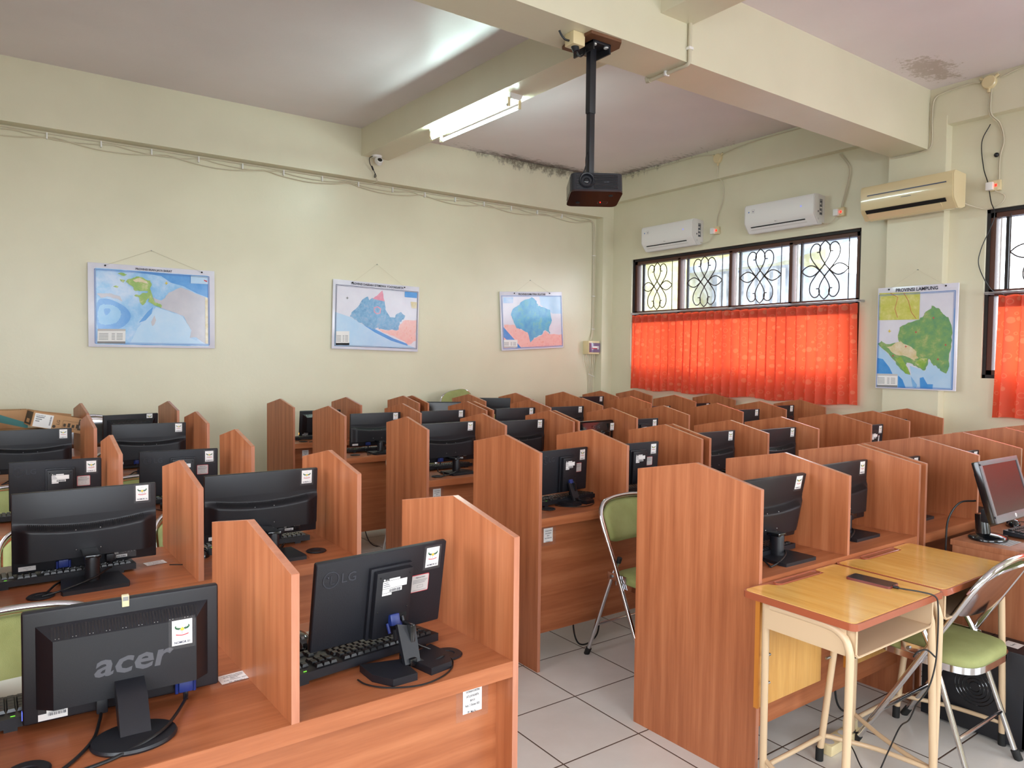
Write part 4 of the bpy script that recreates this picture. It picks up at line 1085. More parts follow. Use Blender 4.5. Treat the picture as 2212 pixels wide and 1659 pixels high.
def ex1(l, P, z):
    legend(l, P, z, 335, 1165, 648, 1342); l.sheet(P([(1425, 525), (1645, 540), (1645, 630), (1425, 618)]), z, sea_pale); l.sheet(P([(1590, 575), (1640, 590), (1632, 605), (1600, 592)]), z + .0004, redp); star(l, P, z, 1123, 615, 24, em_yel)
wall_map('wide blue sea map titled PROVINSI IRIAN JAYA BARAT with small green landmass', 1.075, .752, T(1.276, YA - .016, 1.959) @ RY(0) @ BACK, C1, L1_, ('PROVINSI IRIAN JAYA BARAT', .026, 0, .336), map_blue, (.05, .05, .03, .055), (-.02, .525), (-.40, .42), ex1)
# 2 Yogyakarta
C2 = [(145, 190), (835, 265), (825, 778), (140, 750)]
blue2 = [(272, 492), (300, 445), (345, 400), (370, 355), (412, 335), (418, 372), (445, 345), (545, 372), (552, 440), (590, 500), (630, 505), (642, 478), (680, 460), (716, 490), (700, 520), (670, 540), (662, 600), (580, 605), (515, 592), (480, 585), (455, 600), (385, 562), (320, 520)]
L2_ = [(map_sheet, [(165, 228), (828, 298), (818, 762), (158, 735)]), (sea_pale, [(160, 455), (280, 498), (380, 560), (470, 605), (620, 680), (735, 722), (812, 752), (158, 732)]),
 (sea_dark, [(380, 562), (480, 600), (620, 670), (738, 715), (736, 730), (600, 688), (470, 622)]), (land_pink, ragged([(716, 525), (812, 528), (808, 690), (740, 722), (700, 690), (620, 650), (540, 625), (485, 590), (560, 606), (660, 604), (668, 560)], 5, 11)),
 (land_blue, ragged(blue2, 6, 12)), (land_rose, ragged([(446, 350), (480, 330), (525, 287), (545, 374)], 3, 13)), (land_rose, [(460, 420), (490, 412), (515, 430), (512, 470), (480, 475), (458, 455)]), (land_blue, [(465, 427), (488, 420), (507, 434), (505, 464), (481, 468), (464, 450)])]
def ex2(l, P, z):
    legend(l, P, z, 168, 610, 270, 722, False, dark); l.sheet(P([(710, 297), (816, 308), (812, 352), (710, 342)]), z, sea_dark); star(l, P, z, 251, 344, 13, grey); l.sheet(P([(760, 380), (815, 384), (812, 434), (770, 432)]), z, land_sand)
wall_map('map titled PROVINSI DAERAH ISTIMEWA YOGYAKARTA with blue and pink land, above the middle desks', 1.04, .746, T(3.537, YA - .016, 1.963) @ RY(1.2) @ BACK, C2, L2_, ('PROVINSI DAERAH ISTIMEWA YOGYAKARTA', .034, 0, .332), map_navy, (.03, .015, .03, .055), (-.01, .58), (-.30, .33), ex2)
# 3 South Sumatra
C3 = [(1475, 300), (1965, 298), (1988, 738), (1495, 768)]
cy3 = [(1560, 485), (1580, 430), (1610, 410), (1640, 378), (1720, 342), (1758, 372), (1770, 410), (1812, 420), (1868, 440), (1885, 522), (1862, 590), (1870, 632), (1832, 600), (1800, 640), (1742, 662), (1715, 700), (1690, 620), (1640, 592), (1605, 590), (1578, 525)]
L3_ = [(map_sheet, [(1490, 335), (1955, 330), (1975, 725), (1508, 750)]), (sea_pale, [(1780, 335), (1955, 332), (1965, 470), (1890, 470), (1830, 430), (1790, 400)]), (sea_deep, [(1500, 345), (1575, 345), (1575, 390), (1500, 392)]),
 (land_pink, ragged([(1510, 560), (1580, 560), (1640, 600), (1690, 622), (1720, 690), (1745, 668), (1800, 645), (1832, 606), (1870, 634), (1972, 632), (1978, 720), (1510, 748)], 5, 21)), (sea_dark, [(1505, 580), (1530, 610), (1600, 690), (1640, 742), (1600, 745), (1508, 660)]), (land_cyan, ragged(cy3, 6, 22))]
def ex3(l, P, z): legend(l, P, z, 1505, 680, 1612, 742, False, greyp)
wall_map('wrinkled shiny map with large cyan land in bright light, third along the long wall', 1.0, .737, T(5.714, YA - .016, 2.002) @ RY(-3.2) @ BACK, C3, L3_, ('PROVINSI SUMATERA SELATAN', .034, 0, .325), map_blue, (.02, .015, .02, .05), (-.01, .515), (-.28, .29), ex3)
# 4 Lampung
C4 = [(165, 300), (970, 225), (957, 1305), (152, 1290)]
g4 = [(720, 455), (750, 470), (800, 495), (830, 540), (880, 570), (915, 680), (918, 800), (905, 900), (890, 1000), (890, 1080), (870, 1130), (812, 1100), (780, 1062), (740, 1040), (700, 985), (690, 1050), (660, 1105), (600, 1080), (540, 1042), (480, 1030), (472, 1050), (500, 1100), (520, 1150), (470, 1140), (400, 1072), (340, 1000), (260, 920), (172, 850), (212, 820), (262, 850), (330, 842), (402, 830), (385, 762), (402, 682), (490, 632), (600, 600), (648, 552), (660, 522), (708, 492)]
L4_ = [(map_sheet, [(178, 340), (948, 270), (935, 1292), (165, 1280)]), (sea_pale, [(170, 860), (262, 930), (345, 1012), (420, 1090), (530, 1160), (510, 1060), (600, 1085), (665, 1112), (705, 1012), (790, 1072), (870, 1135), (898, 1010), (925, 800), (930, 480), (942, 480), (932, 1288), (168, 1276)]),
 (sea_dark, [(168, 990), (230, 1000), (300, 1080), (335, 1145), (168, 1145)]), (sea_dark, [(395, 1160), (440, 1200), (475, 1284), (395, 1282)]), (sea_dark, [(615, 1180), (650, 1170), (690, 1240), (745, 1240), (742, 1286), (620, 1286)]), (sea_deep, [(525, 1165), (590, 1250), (580, 1284), (545, 1270)]),
 (land_mid, ragged(g4, 7, 31)), (land_sand, ragged([(420, 820), (500, 860), (560, 900), (600, 980), (560, 1010), (440, 960), (340, 940), (270, 880)], 10, 32)), (land_green, ragged([(360, 990), (420, 970), (500, 1100), (515, 1145), (470, 1135)], 6, 34)), (land_green, ragged([(560, 1030), (620, 980), (690, 985), (650, 1090)], 6, 35)),
 (city_map, [(182, 348), (605, 325), (598, 598), (178, 616)])]
def ex4(l, P, z):
    legend(l, P, z, 172, 1146, 390, 1278); star(l, P, z, 297, 721, 20, em_yel)
    for pts in ([(300, 345), (380, 385), (350, 500), (380, 585)], [(440, 340), (490, 420), (520, 530), (570, 590)]):
        q = P(pts); l.tube([(a, b, z) for a, b in q], .0018, redp, 4)
    for x, y in ((570, 725), (740, 580), (860, 845), (470, 870), (790, 990), (340, 965)): star(l, P, z, x, y, 14, redp)
wall_map('tall green and blue map titled PROVINSI LAMPUNG hanging beside the window curtain', .708, .945, T(6.872, 3.268, 1.745) @ SIDE, C4, L4_, ('PROVINSI LAMPUNG', .044, 0, .425), map_blue, (.012, .022, .012, .065), (0, .615), (-.25, .25), ex4)

# ------------------------------------------------------------------ air conditioners and their sockets
def blower(label, y0, y1, z0, z1, xf, xw, ivory_one=False):
    w = y1 - y0; h = z1 - z0; d = xw - xf; M = T(xf, (y0 + y1) / 2, (z0 + z1) / 2) @ SIDE     # u toward the viewer's right, front at n=0
    r = thing('air_conditioner', label, 'air conditioner', T(xw, (y0 + y1) / 2, z0), 'wall air conditioners'); I = r.matrix_world.inverted()
    bm_, sm_ = (ivory_g, ivory) if ivory_one else (offw, sidew)
    pr = [(-d, h / 2 - .012), (-d, -h / 2 + .02), (-d * .72, -h / 2), (-d * .42, -h / 2), (-.02, -h / 2 + .07), (0, -h / 2 + .1), (0, h / 2 - .03), (-.012, h / 2 - .008), (-.04, h / 2)]
    if ivory_one: pr = pr[:5] + [(-.008, -h / 2 + .1), (0, h / 2 - .03)] + pr[7:]
    K = I @ M @ Matrix(((0, 0, 1, 0), (0, 1, 0, 0), (1, 0, 0, 0), (0, 0, 0, 1)))      # (n,v,u)
    b = MB(); b.prism(pr, -w / 2 + .012, w / 2 - .012, bm_, K)
    b.prism([(a * .98 - .003, c * .985) for a, c in pr], w / 2 - .012, w / 2, sm_, K); b.prism([(a * .98 - .003, c * .985) for a, c in pr], -w / 2, -w / 2 + .012, sm_, K)
    obj('housing', b, r)
    g = MB(); Q = I @ M
    if not ivory_one:
        g.prism([(-.028, -h / 2 + .062), (-.105, -h / 2 + .004), (-.104, -h / 2 + .001), (-.024, -h / 2 + .06)], -w * .42, w * .36, dark, K)
        obj('air_slot', g, r, None, 0)
        f = MB()
        f.prism([(-.062, -h / 2 + .036), (-.066, -h / 2 + .03), (-.055, -h / 2 + .026), (-.05, -h / 2 + .034)], -w * .43, w * .37, sidew, K)
        for i in range(13): a = -w * .4 + i * w * .062; f.prism([(-.05, -h / 2 + .042), (-.1, -h / 2 + .006), (-.098, -h / 2), (-.04, -h / 2 + .045)], a, a + .006, sidew, K)
        obj('louver', f, r, None, 0)
        p = MB(); q = Q @ T(0, 0, .0006)
        for cx, cy, rr, mm in ((-w * .43, h * .22, .014, white), (-w * .43, h * .22, .008, map_blue)): p.lathe([(.0005, 0), (rr, 0), (rr, .0004), (.0005, .0006)], mm, 18, q @ T(cx, cy, .0004 if mm is map_blue else 0))
        p.outline(-w * .385, h * .17, -w * .345, h * .3, .0014, 0, grey, q); p.sheet([(-w * .38, h * .27), (-w * .365, h * .19), (-w * .35, h * .27), (-w * .365, h * .23)], .0004, map_navy, q)
        p.ball((-w * .035, -h * .23, 0), .0055, grey, 5, q, (1, 1, .2)); p.text('LG', .015, grey, q @ T(-w * .025, -h * .25, 0))
        p.text('24', .02, led_b, q @ T(w * .31, h * .1, 0))
        obj('front_print', p, r, None, 0)
        s = MB(); E = I @ T(xf + d * .5, y0 - .0008, (z0 + z1) / 2) @ BACK
        s.rect(.0, -h * .2, .05, h * .33, 0, grey, E)
        for k in range(7): s.rect(.006, -h * .17 + k * .02, .044 - .01 * (k % 3), -h * .17 + k * .02 + .01, .0005, white if k % 2 else ink, E)
        s.rect(-.03, -h * .12, -.015, -h * .06, 0, ink, E); s.ball((-.015, -h * .33, 0), .012, greyp, 6, E, (1, 1, .2)); obj('side_label', s, r, None, 0)
    else:
        q = Q @ T(0, .02, .0004) @ RX(2.2)
        g.rect(-w * .42, h * .115, w * .43, h * .145, 0, map_navy, q); g.rect(-w * .04, -h * .08, w * .07, -h * .06, 0, grey, q); obj('trim_line', g, r, None, 0)
        f = MB(); f.prism([(-.006, -h / 2 + .085), (-.03, -h / 2 + .06), (-.028, -h / 2 + .054), (0, -h / 2 + .08)], -w * .44, w * .42, dark, K); obj('air_slot', f, r, None, 0)
        f = MB(); f.prism([(-.03, -h / 2 + .056), (-.1, -h / 2 + .004), (-.098, -h / 2 - .003), (-.024, -h / 2 + .05)], -w * .44, w * .36, ivory, K); obj('louver', f, r, None, 0)
    return r
blower('white wall air conditioner nearest the room corner, above the first window grille', 5.84, 6.68, 2.895, 3.20, 6.81, XB)
blower('white wall air conditioner between its twin and the ivory one', 4.275, 5.115, 2.92, 3.225, 6.81, XB)
iv = blower('ivory wall air conditioner with dark stripe, mounted on the pilaster', 2.885, 3.715, 2.845, 3.158, 6.665, 6.875, True)
iv.matrix_world = iv.matrix_world @ RZ(-2.2)
for y, z, lab, c0 in ((5.64, 3.04, 'white socket with red light beside the air conditioner nearest the corner', 5.85), (4.10, 3.02, 'white socket with red light beside the middle air conditioner', 4.29), (2.715, 3.03, 'white socket with red light beside the ivory air conditioner', 2.9)):
    r = thing('wall_socket', lab, 'socket', T(XB, y, z), 'air conditioner sockets')
    b = MB(); b.box((-.035, -.055, -.045), (0, .03, .045), ivory, bev=.01); obj('switch_box', b, r)
    b = MB(); b.box((-.065, -.005, -.038), (-.02, .05, .03), offw, bev=.008); obj('plug', b, r)
    b = MB(); b.box((-.038, -.028, -.012), (-.034, -.012, .01), led_r); obj('indicator', b, r)
for pts, lab in (([(6.965, 5.66, 3.0), (6.97, 5.72, 2.93), (6.96, 5.80, 2.915), (6.95, 5.86, 2.93)], 'short ivory cable looping from the corner air conditioner to its socket'),
 ([(6.965, 4.12, 2.98), (6.97, 4.18, 2.93), (6.96, 4.24, 2.925), (6.95, 4.30, 2.95)], 'short ivory cable looping from the middle air conditioner to its socket'),
 ([(6.965, 2.70, 2.985), (6.975, 2.63, 2.93), (6.98, 2.66, 2.87), (6.98, 2.76, 2.84), (6.93, 2.87, 2.88), (6.86, 2.93, 2.92)], 'ivory cable hanging in a bow from the ivory air conditioner')):
    m = MB(); m.tube(spline(pts), .005, cable_w, 8); tag(obj('power_cable', m), lab, 'cable')
def drop(pts, lab, rr=.0055, mat_=cable_w, two=True):
    m = MB(); m.tube(spline(pts), rr, mat_, 8)
    if two: m.tube(spline([(x - .004, y - .014, z) for x, y, z in pts]), rr, mat_, 8)
    return tag(obj('wall_cable', m), lab, 'cable')
drop([(6.89, 5.555, 3.80), (6.89, 5.56, 3.65), (6.985, 5.56, 3.58), (6.985, 5.55, 3.4), (6.985, 5.62, 3.2), (6.985, 5.63, 3.085)], 'ivory cable dropping from the round box to the socket nearest the corner', two=False)
drop([(6.985, 4.12, 3.6), (6.985, 4.02, 3.45), (6.985, 4.03, 3.3), (6.985, 4.09, 3.07)], 'ivory cable dropping from behind the big beam to the middle socket')
drop([(6.89, 2.735, 3.82), (6.89, 2.735, 3.63), (6.985, 2.70, 3.55), (6.985, 2.665, 3.4), (6.985, 2.69, 3.26), (6.985, 2.69, 3.07)], 'ivory cable dropping from the round box to the socket by the ivory air conditioner')
drop([(6.985, 2.76, 3.56), (6.98, 2.82, 3.42), (6.98, 2.80, 3.2), (6.975, 2.76, 3.06), (6.97, 2.73, 2.9), (6.97, 2.70, 2.76), (6.96, 2.79, 2.5), (6.96, 2.80, 2.35), (6.95, 2.70, 2.15), (6.95, 2.6, 2.1)], 'thin black cable dangling down the edge of the window beside the green map', .004, cable_b, False)
m = MB(); m.ball((6.97, 2.70, 3.285), .02, cable_b, 6); tag(obj('taped_joint', m), 'black taped joint on the ivory cable above the socket by the ivory air conditioner', 'cable joint')
for y, z, lab in ((5.553, 3.845, 'round ivory junction box high on the wall above the corner air conditioner'), (2.74, 3.885, 'round ivory junction box high on the wall above the ivory air conditioner')):
    r = thing('junction_box', lab, 'junction box', T(6.9, y, z), 'round junction boxes'); b = MB(); Q = RY(-90)
    b.lathe([(.001, 0), (.055, 0), (.055, .03), (.048, .038), (.001, .04)], ivory, 28, Q); obj('lid', b, r)
    b = MB()
    for a in (35, 145, 270): b.cyl((-.016, .045 * math.cos(R(a)), .045 * math.sin(R(a))), (-.016, .085 * math.cos(R(a)), .085 * math.sin(R(a))), .012, ivory, 10)
    obj('cable_inlet', b, r)
for pts, lab in (([(6.885, 7.35, 3.925), (6.885, 6.6, 3.93), (6.885, 5.9, 3.93), (6.885, 5.62, 3.90)], 'ivory cable along the ceiling edge from the corner to the round box'),
 ([(6.885, 5.49, 3.89), (6.885, 5.1, 3.93), (6.885, 4.4, 3.935), (6.885, 3.58, 3.935)], 'ivory cable along the ceiling edge from the round box to the big beam'),
 ([(6.885, 2.82, 3.90), (6.885, 2.9, 3.915), (6.885, 3.1, 3.90), (6.885, 3.19, 3.86), (6.885, 3.205, 3.7), (6.885, 3.205, 3.46), (6.885, 3.3, 3.42), (6.885, 3.45, 3.415), (6.885, 3.56, 3.42)], 'ivory cable running down the end of the big beam and under it'),
 ([(6.885, 2.66, 3.90), (6.885, 2.5, 3.935), (6.885, 2.1, 3.945), (6.885, 1.2, 3.945)], 'ivory cable along the ceiling edge beyond the round box by the ivory air conditioner')):
    drop(pts, lab, .006, cable_w, True)

# ------------------------------------------------------------------ cables on the map wall, corner breaker box
m = MB(); rnd = random.Random(4)
r = thing('cable_bundle', 'bundle of ivory cables clipped along the long wall under the beam', 'cable', T(0, YA, 3.42))
for k in range(3):
    pts = []
    for i in range(55):
        x = -1.3 + i * .15; sag = (.012 + .02 * k) * abs(math.sin(i * math.pi / (4 + k))) if k else 0
        pts.append((x, -.012 - .004 * k, -.006 - .013 * k - sag + rnd.uniform(-.002, .002)))
    pts = [p for p in pts if p[0] < 6.6] + [(6.70, -.014, -.02 - .01 * k), (6.765 - .012 * k, -.014, -.08), (6.775 - .012 * k, -.014, -.25)] + [(6.775 - .012 * k, -.014, z) for z in (-.6, -1.1, -1.45)] + [(6.76 - .012 * k, -.02, -1.56), (6.70, -.04, -1.655)]
    c = MB(); c.tube(spline(pts, 3), .0055, cable_w, 7); obj('cable', c, r)
for i in range(19): cl = MB(); x = -1.2 + i * .41; cl.box((x, -.028, -.05), (x + .012, 0, .0), offw, bev=.003); cl.cyl((x + .006, -.03, -.05), (x + .006, 0, -.05), .006, offw, 8); obj('cable_clip', cl, r)
for z in (-.5, -1.05, -1.5): cl = MB(); cl.box((6.745, -.026, z), (6.79, 0, z + .01), offw); obj('cable_clip', cl, r)
r = thing('breaker_box', 'ivory breaker box with smoky door in the room corner', 'breaker box', T(6.70, YA, 1.58))
b = MB(); b.box((-.10, -.115, 0), (.10, 0, .18), ivory, bev=.006); obj('case', b, r)
b = MB(); b.box((-.085, -.127, .025), (.098, -.112, .152), smoke, bev=.004); obj('door', b, r)
b = MB(); b.box((-.04, -.1285, .085), (.05, -.1265, .108), white); b.box((-.05, -.1288, .072), (.045, -.1265, .084), redp); b.box((.05, -.13, .065), (.075, -.1265, .11), greyp); obj('breaker_switch', b, r)
r = thing('cable_bundle', 'loose ivory cables hanging below the breaker box in the corner', 'cable', T(6.70, YA, 1.58))
for k in range(5):
    x = -.07 + .035 * k; xm = -.005 + .018 * k
    c = MB(); c.tube(spline([(x, -.05, 0), (x + .005, -.045, -.1), (xm, -.02, -.3), (xm + .005, -.015, -.5), (xm + .005, -.015, -1.0)]), .006, cable_w, 7); obj('cable', c, r)
c = MB(); c.tube([(-.02, -.03, -.27), (.095, -.03, -.31)], .004, offw, 6); obj('cable_tie', c, r)

# ------------------------------------------------------------------ security camera
r = thing('security_camera', 'white dome security camera under the lamp beam by the long wall', 'camera', T(3.425, 7.29, 3.67))
b = MB(); b.lathe([(.001, 0), (.055, 0), (.055, -.012), (.05, -.02), (.001, -.02)], offw, 28); obj('mount_plate', b, r)
b = MB(); b.ball((.01, -.02, -.055), .042, offw, 9); obj('dome', b, r, None, 60)
b = MB(); Q = T(.012, -.035, -.07) @ RZ(-12) @ RX(62)
b.lathe([(.001, -.02), (.033, -.02), (.035, .03), (.03, .034), (.001, .034)], offw, 22, Q); obj('lens_housing', b, r)
b = MB(); b.lathe([(.001, .0345), (.025, .0345), (.02, .037), (.001, .038)], blackg, 22, Q); obj('lens', b, r)
b = MB(); b.tube(spline([(-.05, -.01, -.012), (-.085, .0, -.04), (-.07, .02, -.09), (-.03, .04, -.13), (.0, .06, -.16), (.02, .06, -.2), (.0, .06, -.215), (.01, .06, -.17)]), .004, cable_b, 7); b.tube(spline([(.0, .06, -.15), (.02, .07, -.2), (.045, .085, -.24), (.03, .09, -.26), (-.02, .09, -.275)]), .004, cable_w, 7)
b.tube([(-.045, .03, -.11), (-.02, .045, -.145)], .009, cable_b, 8); obj('camera_cable', b, r)

# ------------------------------------------------------------------ fluorescent lamp under the far beam
r = thing('fluorescent_lamp', 'twin-tube fluorescent lamp glowing under the far ceiling beam', 'lamp', T(3.505, 5.515, 3.67) @ RZ(2))
b = MB(); b.prism([(-.065, 0), (.065, 0), (.05, -.035), (.03, -.048), (-.03, -.048), (-.05, -.035)], -.63, .63, offw, Matrix(((1, 0, 0, 0), (0, 0, 1, 0), (0, 1, 0, 0), (0, 0, 0, 1)))); obj('fixture_body', b, r)
for s in (-1, 1):
    t = MB(); t.cyl((s * .055, -.595, -.088), (s * .055, .595, -.088), .0135, tubem, 14); obj('lamp_tube', t, r)
    for e in (-1, 1):
        h = MB(); h.box((s * .055 - .014, e * .597 - .008 * (e < 0), -.104), (s * .055 + .014, e * .597 + .008 * (e > 0) + .004 * e, -.03), ivory, bev=.004); h.cyl((s * .055, e * .58, -.088), (s * .055, e * .598, -.088), .0145, alum, 12); obj('lamp_holder', h, r)

# ------------------------------------------------------------------ projector on its pole
r = thing('projector_mount', 'black projector pole hanging from a wooden board under the big beam', 'projector mount', T(3.0, 3.38, 3.43))
b = MB(); b.prism([(-.13, -.14), (.10, -.15), (.15, -.08), (.15, .13), (-.12, .14), (-.14, .08)], -.018, 0, darkwood); obj('mounting_board', b, r)
b = MB(); b.box((-.07, -.09, -.034), (.07, .09, -.018), black, bev=.003); b.box((-.07, -.09, -.075), (-.06, .09, -.02), black); b.box((.06, -.09, -.075), (.07, .09, -.02), black)
for x in (-.045, .05):
    for y in (-.07, .06): b.cyl((x, y, -.04), (x, y, -.03), .015, offw, 12)
obj('ceiling_bracket', b, r)
b = MB(); b.box((-.029, -.02, -.42), (.019, .02, -.03), black, bev=.004); b.box((-.024, -.017, -.79), (.016, .017, -.4), black, bev=.003)
for z in (-.2, -.42, -.6, -.7): b.cyl((.014, 0, z), (.024, 0, z), .006, steel, 8)
obj('pole', b, r)
b = MB(); b.box((-.012, -.03, -.82), (.03, .03, -.78), steel, bev=.004); b.box((-.09, -.07, -.832), (.09, .07, -.82), black, bev=.003); obj('swivel_head', b, r)
r = thing('projector', 'black projector hanging upside down from its pole with round lens', 'projector', T(2.985, 3.33, 2.595) @ RZ(-33) @ RX(-9))
w, d, h = .305, .245, .105
b = MB(); b.prism(rrect(-w / 2, -d / 2, w / 2, d / 2, .035), -h, 0, black, None); obj('housing', b, r, None, 30)
b = MB(); b.prism(rrect(-w / 2 - .002, -d / 2 - .002, w / 2 + .002, d / 2 + .002, .036), -h - .008, -h + .002, purple_plate); b.ball((.09, -.06, -h - .008), .014, dark, 6, None, (1, 1, .4)); b.ball((-.09, .06, -h - .008), .014, dark, 6, None, (1, 1, .4))
b.rect(.03, .03, .1, .07, 0, grey, T(0, 0, -h - .0085) @ RX(180)) if 0 else None
obj('under_cover', b, r)
b = MB()
for k in range(9):
    z = -.014 - k * .0098; b.box((-.02, -d / 2 - .004, z - .003), (w / 2 - .03, -d / 2 + .01, z + .003), blackg, bev=.0015, seg=1); b.box((-w / 2 + .03, -d / 2 - .003, z - .003), (-.1, -d / 2 + .01, z + .003), blackg)
    b.box((-w / 2 - .003, -d / 2 + .04, z - .003), (-w / 2 + .01, d / 2 - .04, z + .003), blackg); b.box((w / 2 - .01, -d / 2 + .04, z - .003), (w / 2 + .003, d / 2 - .04, z + .003), blackg)
obj('vent_grille', b, r, None, 0)
b = MB(); Q = T(-.062, -d / 2, -.048) @ RX(90)
b.lathe([(.044, -.01), (.046, .012), (.041, .02), (.036, .018), (.030, .0), (.022, -.004), (.001, -.006)], black, 32, Q); obj('lens_ring', b, r)
b = MB(); b.ball((-.062, -d / 2 + .004, -.048), .02, blackg, 9, None, (1, .5, 1)); obj('lens_glass', b, r, None, 60)
b = MB(); b.text('ACER', .012, logo_dark2, T(.04, -d / 2 - .0048, -.06) @ BACK); obj('brand_lettering', b, r)
b = MB(); b.ball((.045, .045, -h - .009), .0035, led_r, 5); b.outline(.03, .03, .09, .065, .001, .009, grey, T(0, 0, -h) @ RX(180) @ T(0, -.1, 0)); obj('indicator', b, r, None, 0)
r = thing('ceiling_outlet', 'small ivory outlet box with black plug beside the projector board', 'socket', T(2.83, 3.34, 3.43))
b = MB(); b.box((-.045, -.04, -.075), (.045, .04, 0), ivory, bev=.006); obj('outlet_box', b, r)
b = MB(); b.cyl((.005, -.01, -.105), (.0, 0, -.07), .02, black, 14, .024); obj('plug', b, r)
b = MB(); b.tube(spline([(.005, -.01, -.1), (.03, -.01, -.125), (.07, .0, -.1), (.1, .02, -.05), (.12, .03, -.03)]), .005, cable_b, 8); b.tube(spline([(-.045, 0, -.05), (-.075, 0, -.05), (-.1, 0, -.035), (-.12, 0, -.01)]), .006, cable_b, 8); obj('cable', b, r)
m = MB(); m.tube(spline([(2.99, 3.39, 2.78), (2.965, 3.37, 2.72), (2.93, 3.37, 2.63), (2.91, 3.38, 2.60)]), .004, cable_b, 8); m.tube(spline([(2.99, 3.39, 2.80), (2.955, 3.37, 2.73), (2.95, 3.36, 2.63), (2.95, 3.37, 2.6)]), .004, cable_b, 8); tag(obj('projector_cable', m), 'pair of black cables between the pole and the projector', 'cable')
# conduit on the big beam
r = thing('conduit_pipe', 'grey conduit pipe bending around the lower edge of the big beam', 'pipe', T(3.675, 3.22, 3.43))
b = MB(); b.tube(spline([(0, -.016, .24), (0, -.016, .1), (0, -.016, .03), (0, -.012, -.004), (0, .02, -.016), (0, .1, -.016), (0, .33, -.016)], 6), .0125, cable_w, 12); b.tube([(0, .325, -.016), (0, .35, -.014), (0, .356, .01)], .016, cable_w, 12); obj('pipe', b, r, None, 60)
b = MB(); b.box((-.02, -.032, .075), (.02, 0, .092), offw, bev=.004); obj('pipe_clip', b, r); b = MB(); b.box((-.02, .17, -.032), (.02, .187, 0), offw, bev=.004); obj('pipe_clip', b, r)

# ------------------------------------------------------------------ yellow school desks
def school_desk(x0, y0, label, mirror=False):
    W, D, zt = .578, .41, .735
    r = thing('school_desk', label, 'school desk', T(x0, y0, 0), 'yellow school desks')      # origin: front corner at low x, low y
    b = MB(); b.prism(rrect(0, 0, W, D, .022), zt - .022, zt, redbrown); t = obj('tabletop', b, r, None, 40)
    n0, n1 = .16, .42
    poly = rrect(.007, .007, W - .007, D - .007, .018)
    k = [p for p in poly if p[1] < D - .008 or p[0] > W - .03 or p[0] < .03]
    k = rrect(.007, .007, W - .007, D - .007, .018)
    top_i = [i for i, p in enumerate(k) if p[1] > D - .0071]
    notch = [(n1 + .03, D - .007), (n1 + .014, D - .012), (n1 + .012, D - .028), (n1 + .016, D - .044), (n1 - .005, D - .052), (n0 + .005, D - .052), (n0 - .016, D - .044), (n0 - .035, D - .018), (n0 - .08, D - .0075)]
    a = max(i for i in top_i if k[i][0] > W / 2) if any(k[i][0] > W / 2 for i in top_i) else 5
    pl = k[:a + 1] + notch + k[a + 1:]
    l = MB(); l.prism(pl, zt - .0005, zt + .0012, lam); obj('laminate', l, t, None, 0)
    g = MB(); g.tube([(x, y, zt + .001) for x, y in rrect(n0, D - .046, n1, D - .012, .014)], .0028, redbrown, 6, closed=True); g.prism(rrect(n0, D - .046, n1, D - .012, .014), zt, zt + .0008, redp_dark); obj('pencil_groove', g, t)
    # book tray
    s = MB(); a0, a1, f, bk, zb = .045, W - .045, .02, D - .06, zt - .118
    for x in (a0, a1 - .003): s.box((x, f, zb), (x + .003, bk, zt - .023), cream_steel)
    s.box((a0, f, zb), (a1, bk, zb + .003), cream_steel); s.box((a0, bk - .003, zb), (a1, bk, zt - .023), cream_steel); s.tube([(a0, f, zt - .025), (a0, f, zb + .012), (a0 + .012, f, zb), (a1 - .012, f, zb), (a1, f, zb + .012), (a1, f, zt - .025)], .0035, cream_steel, 6); obj('book_tray', s, r, None, 30)
    bx_ = {-1: .105, 1: W - .117}; fx_ = {-1: -.004, 1: W + .004}
    for q in (-1, 1):
        x = .03 if q < 0 else W - .03
        p = MB(); p.tube(spline([(x, D - .1, zt - .036), (x, .14, zt - .036), (x, .07, zt - .046), (x, .035, zt - .09), (x + q * .006, .027, zt - .2), (fx_[q], .02, .02)], 6), .0125, cream_steel, 12); lg = obj('leg', p, r, None, 60)
        g = MB(); g.cyl((fx_[q], .02, 0), (fx_[q], .021, .05), .0145, rubber, 12); obj('rubber_foot', g, lg)
        p = MB(); p.tube([(.045 if q < 0 else W - .045, D - .07, zt - .03), (bx_[q], D - .03, .02)], .0125, cream_steel, 12); lg = obj('leg', p, r, None, 60)
        g = MB(); g.cyl((bx_[q], D - .03, 0), (bx_[q], D - .031, .05), .0145, rubber, 12); obj('rubber_foot', g, lg)
        p = MB(); p.box((x - .002, .045, zt - .115), (x + .002, D - .075, zt - .024), cream_steel); obj('side_plate', p, r)
    z = .09
    p = MB(); p.tube(spline([(bx_[-1], D - .033, z), (W / 2, D - .033, z), (bx_[1], D - .033, z), (bx_[1] + .03, D - .045, z), (bx_[1] + .05, D - .09, z), (W - .02, .2, z), (fx_[1], .024, z)], 6), .009, cream_steel, 10); obj('foot_rail', p, r, None, 60)
    p = MB(); p.tube(spline([(bx_[-1], D - .033, z + .03), (.06, .25, z + .01), (.02, .12, z), (fx_[-1], .024, z)], 6), .009, cream_steel, 10); obj('foot_rail', p, r, None, 60)
    p = MB(); p.box((.088, D - .018, .30), (W - .1, D - .004, zt - .03), lam2, bev=.003); p.box((.08, D - .02, .30), (.0885, D - .002, zt - .03), plyed); obj('modesty_board', p, r)
    p = MB()
    for x in (.09, W - .1):
        for zz in (.40, .50): p.cyl((x - .016, D - .047, zz), (x + .016, D - .047, zz), .005, steel, 8)
    obj('bolt', p, r)
    return r
redp_dark = plain('groove_floor', (150, 84, 60), .25, coat=.4)
school_desk(2.112, 1.155, 'yellow-topped school desk with a phone lying on it')
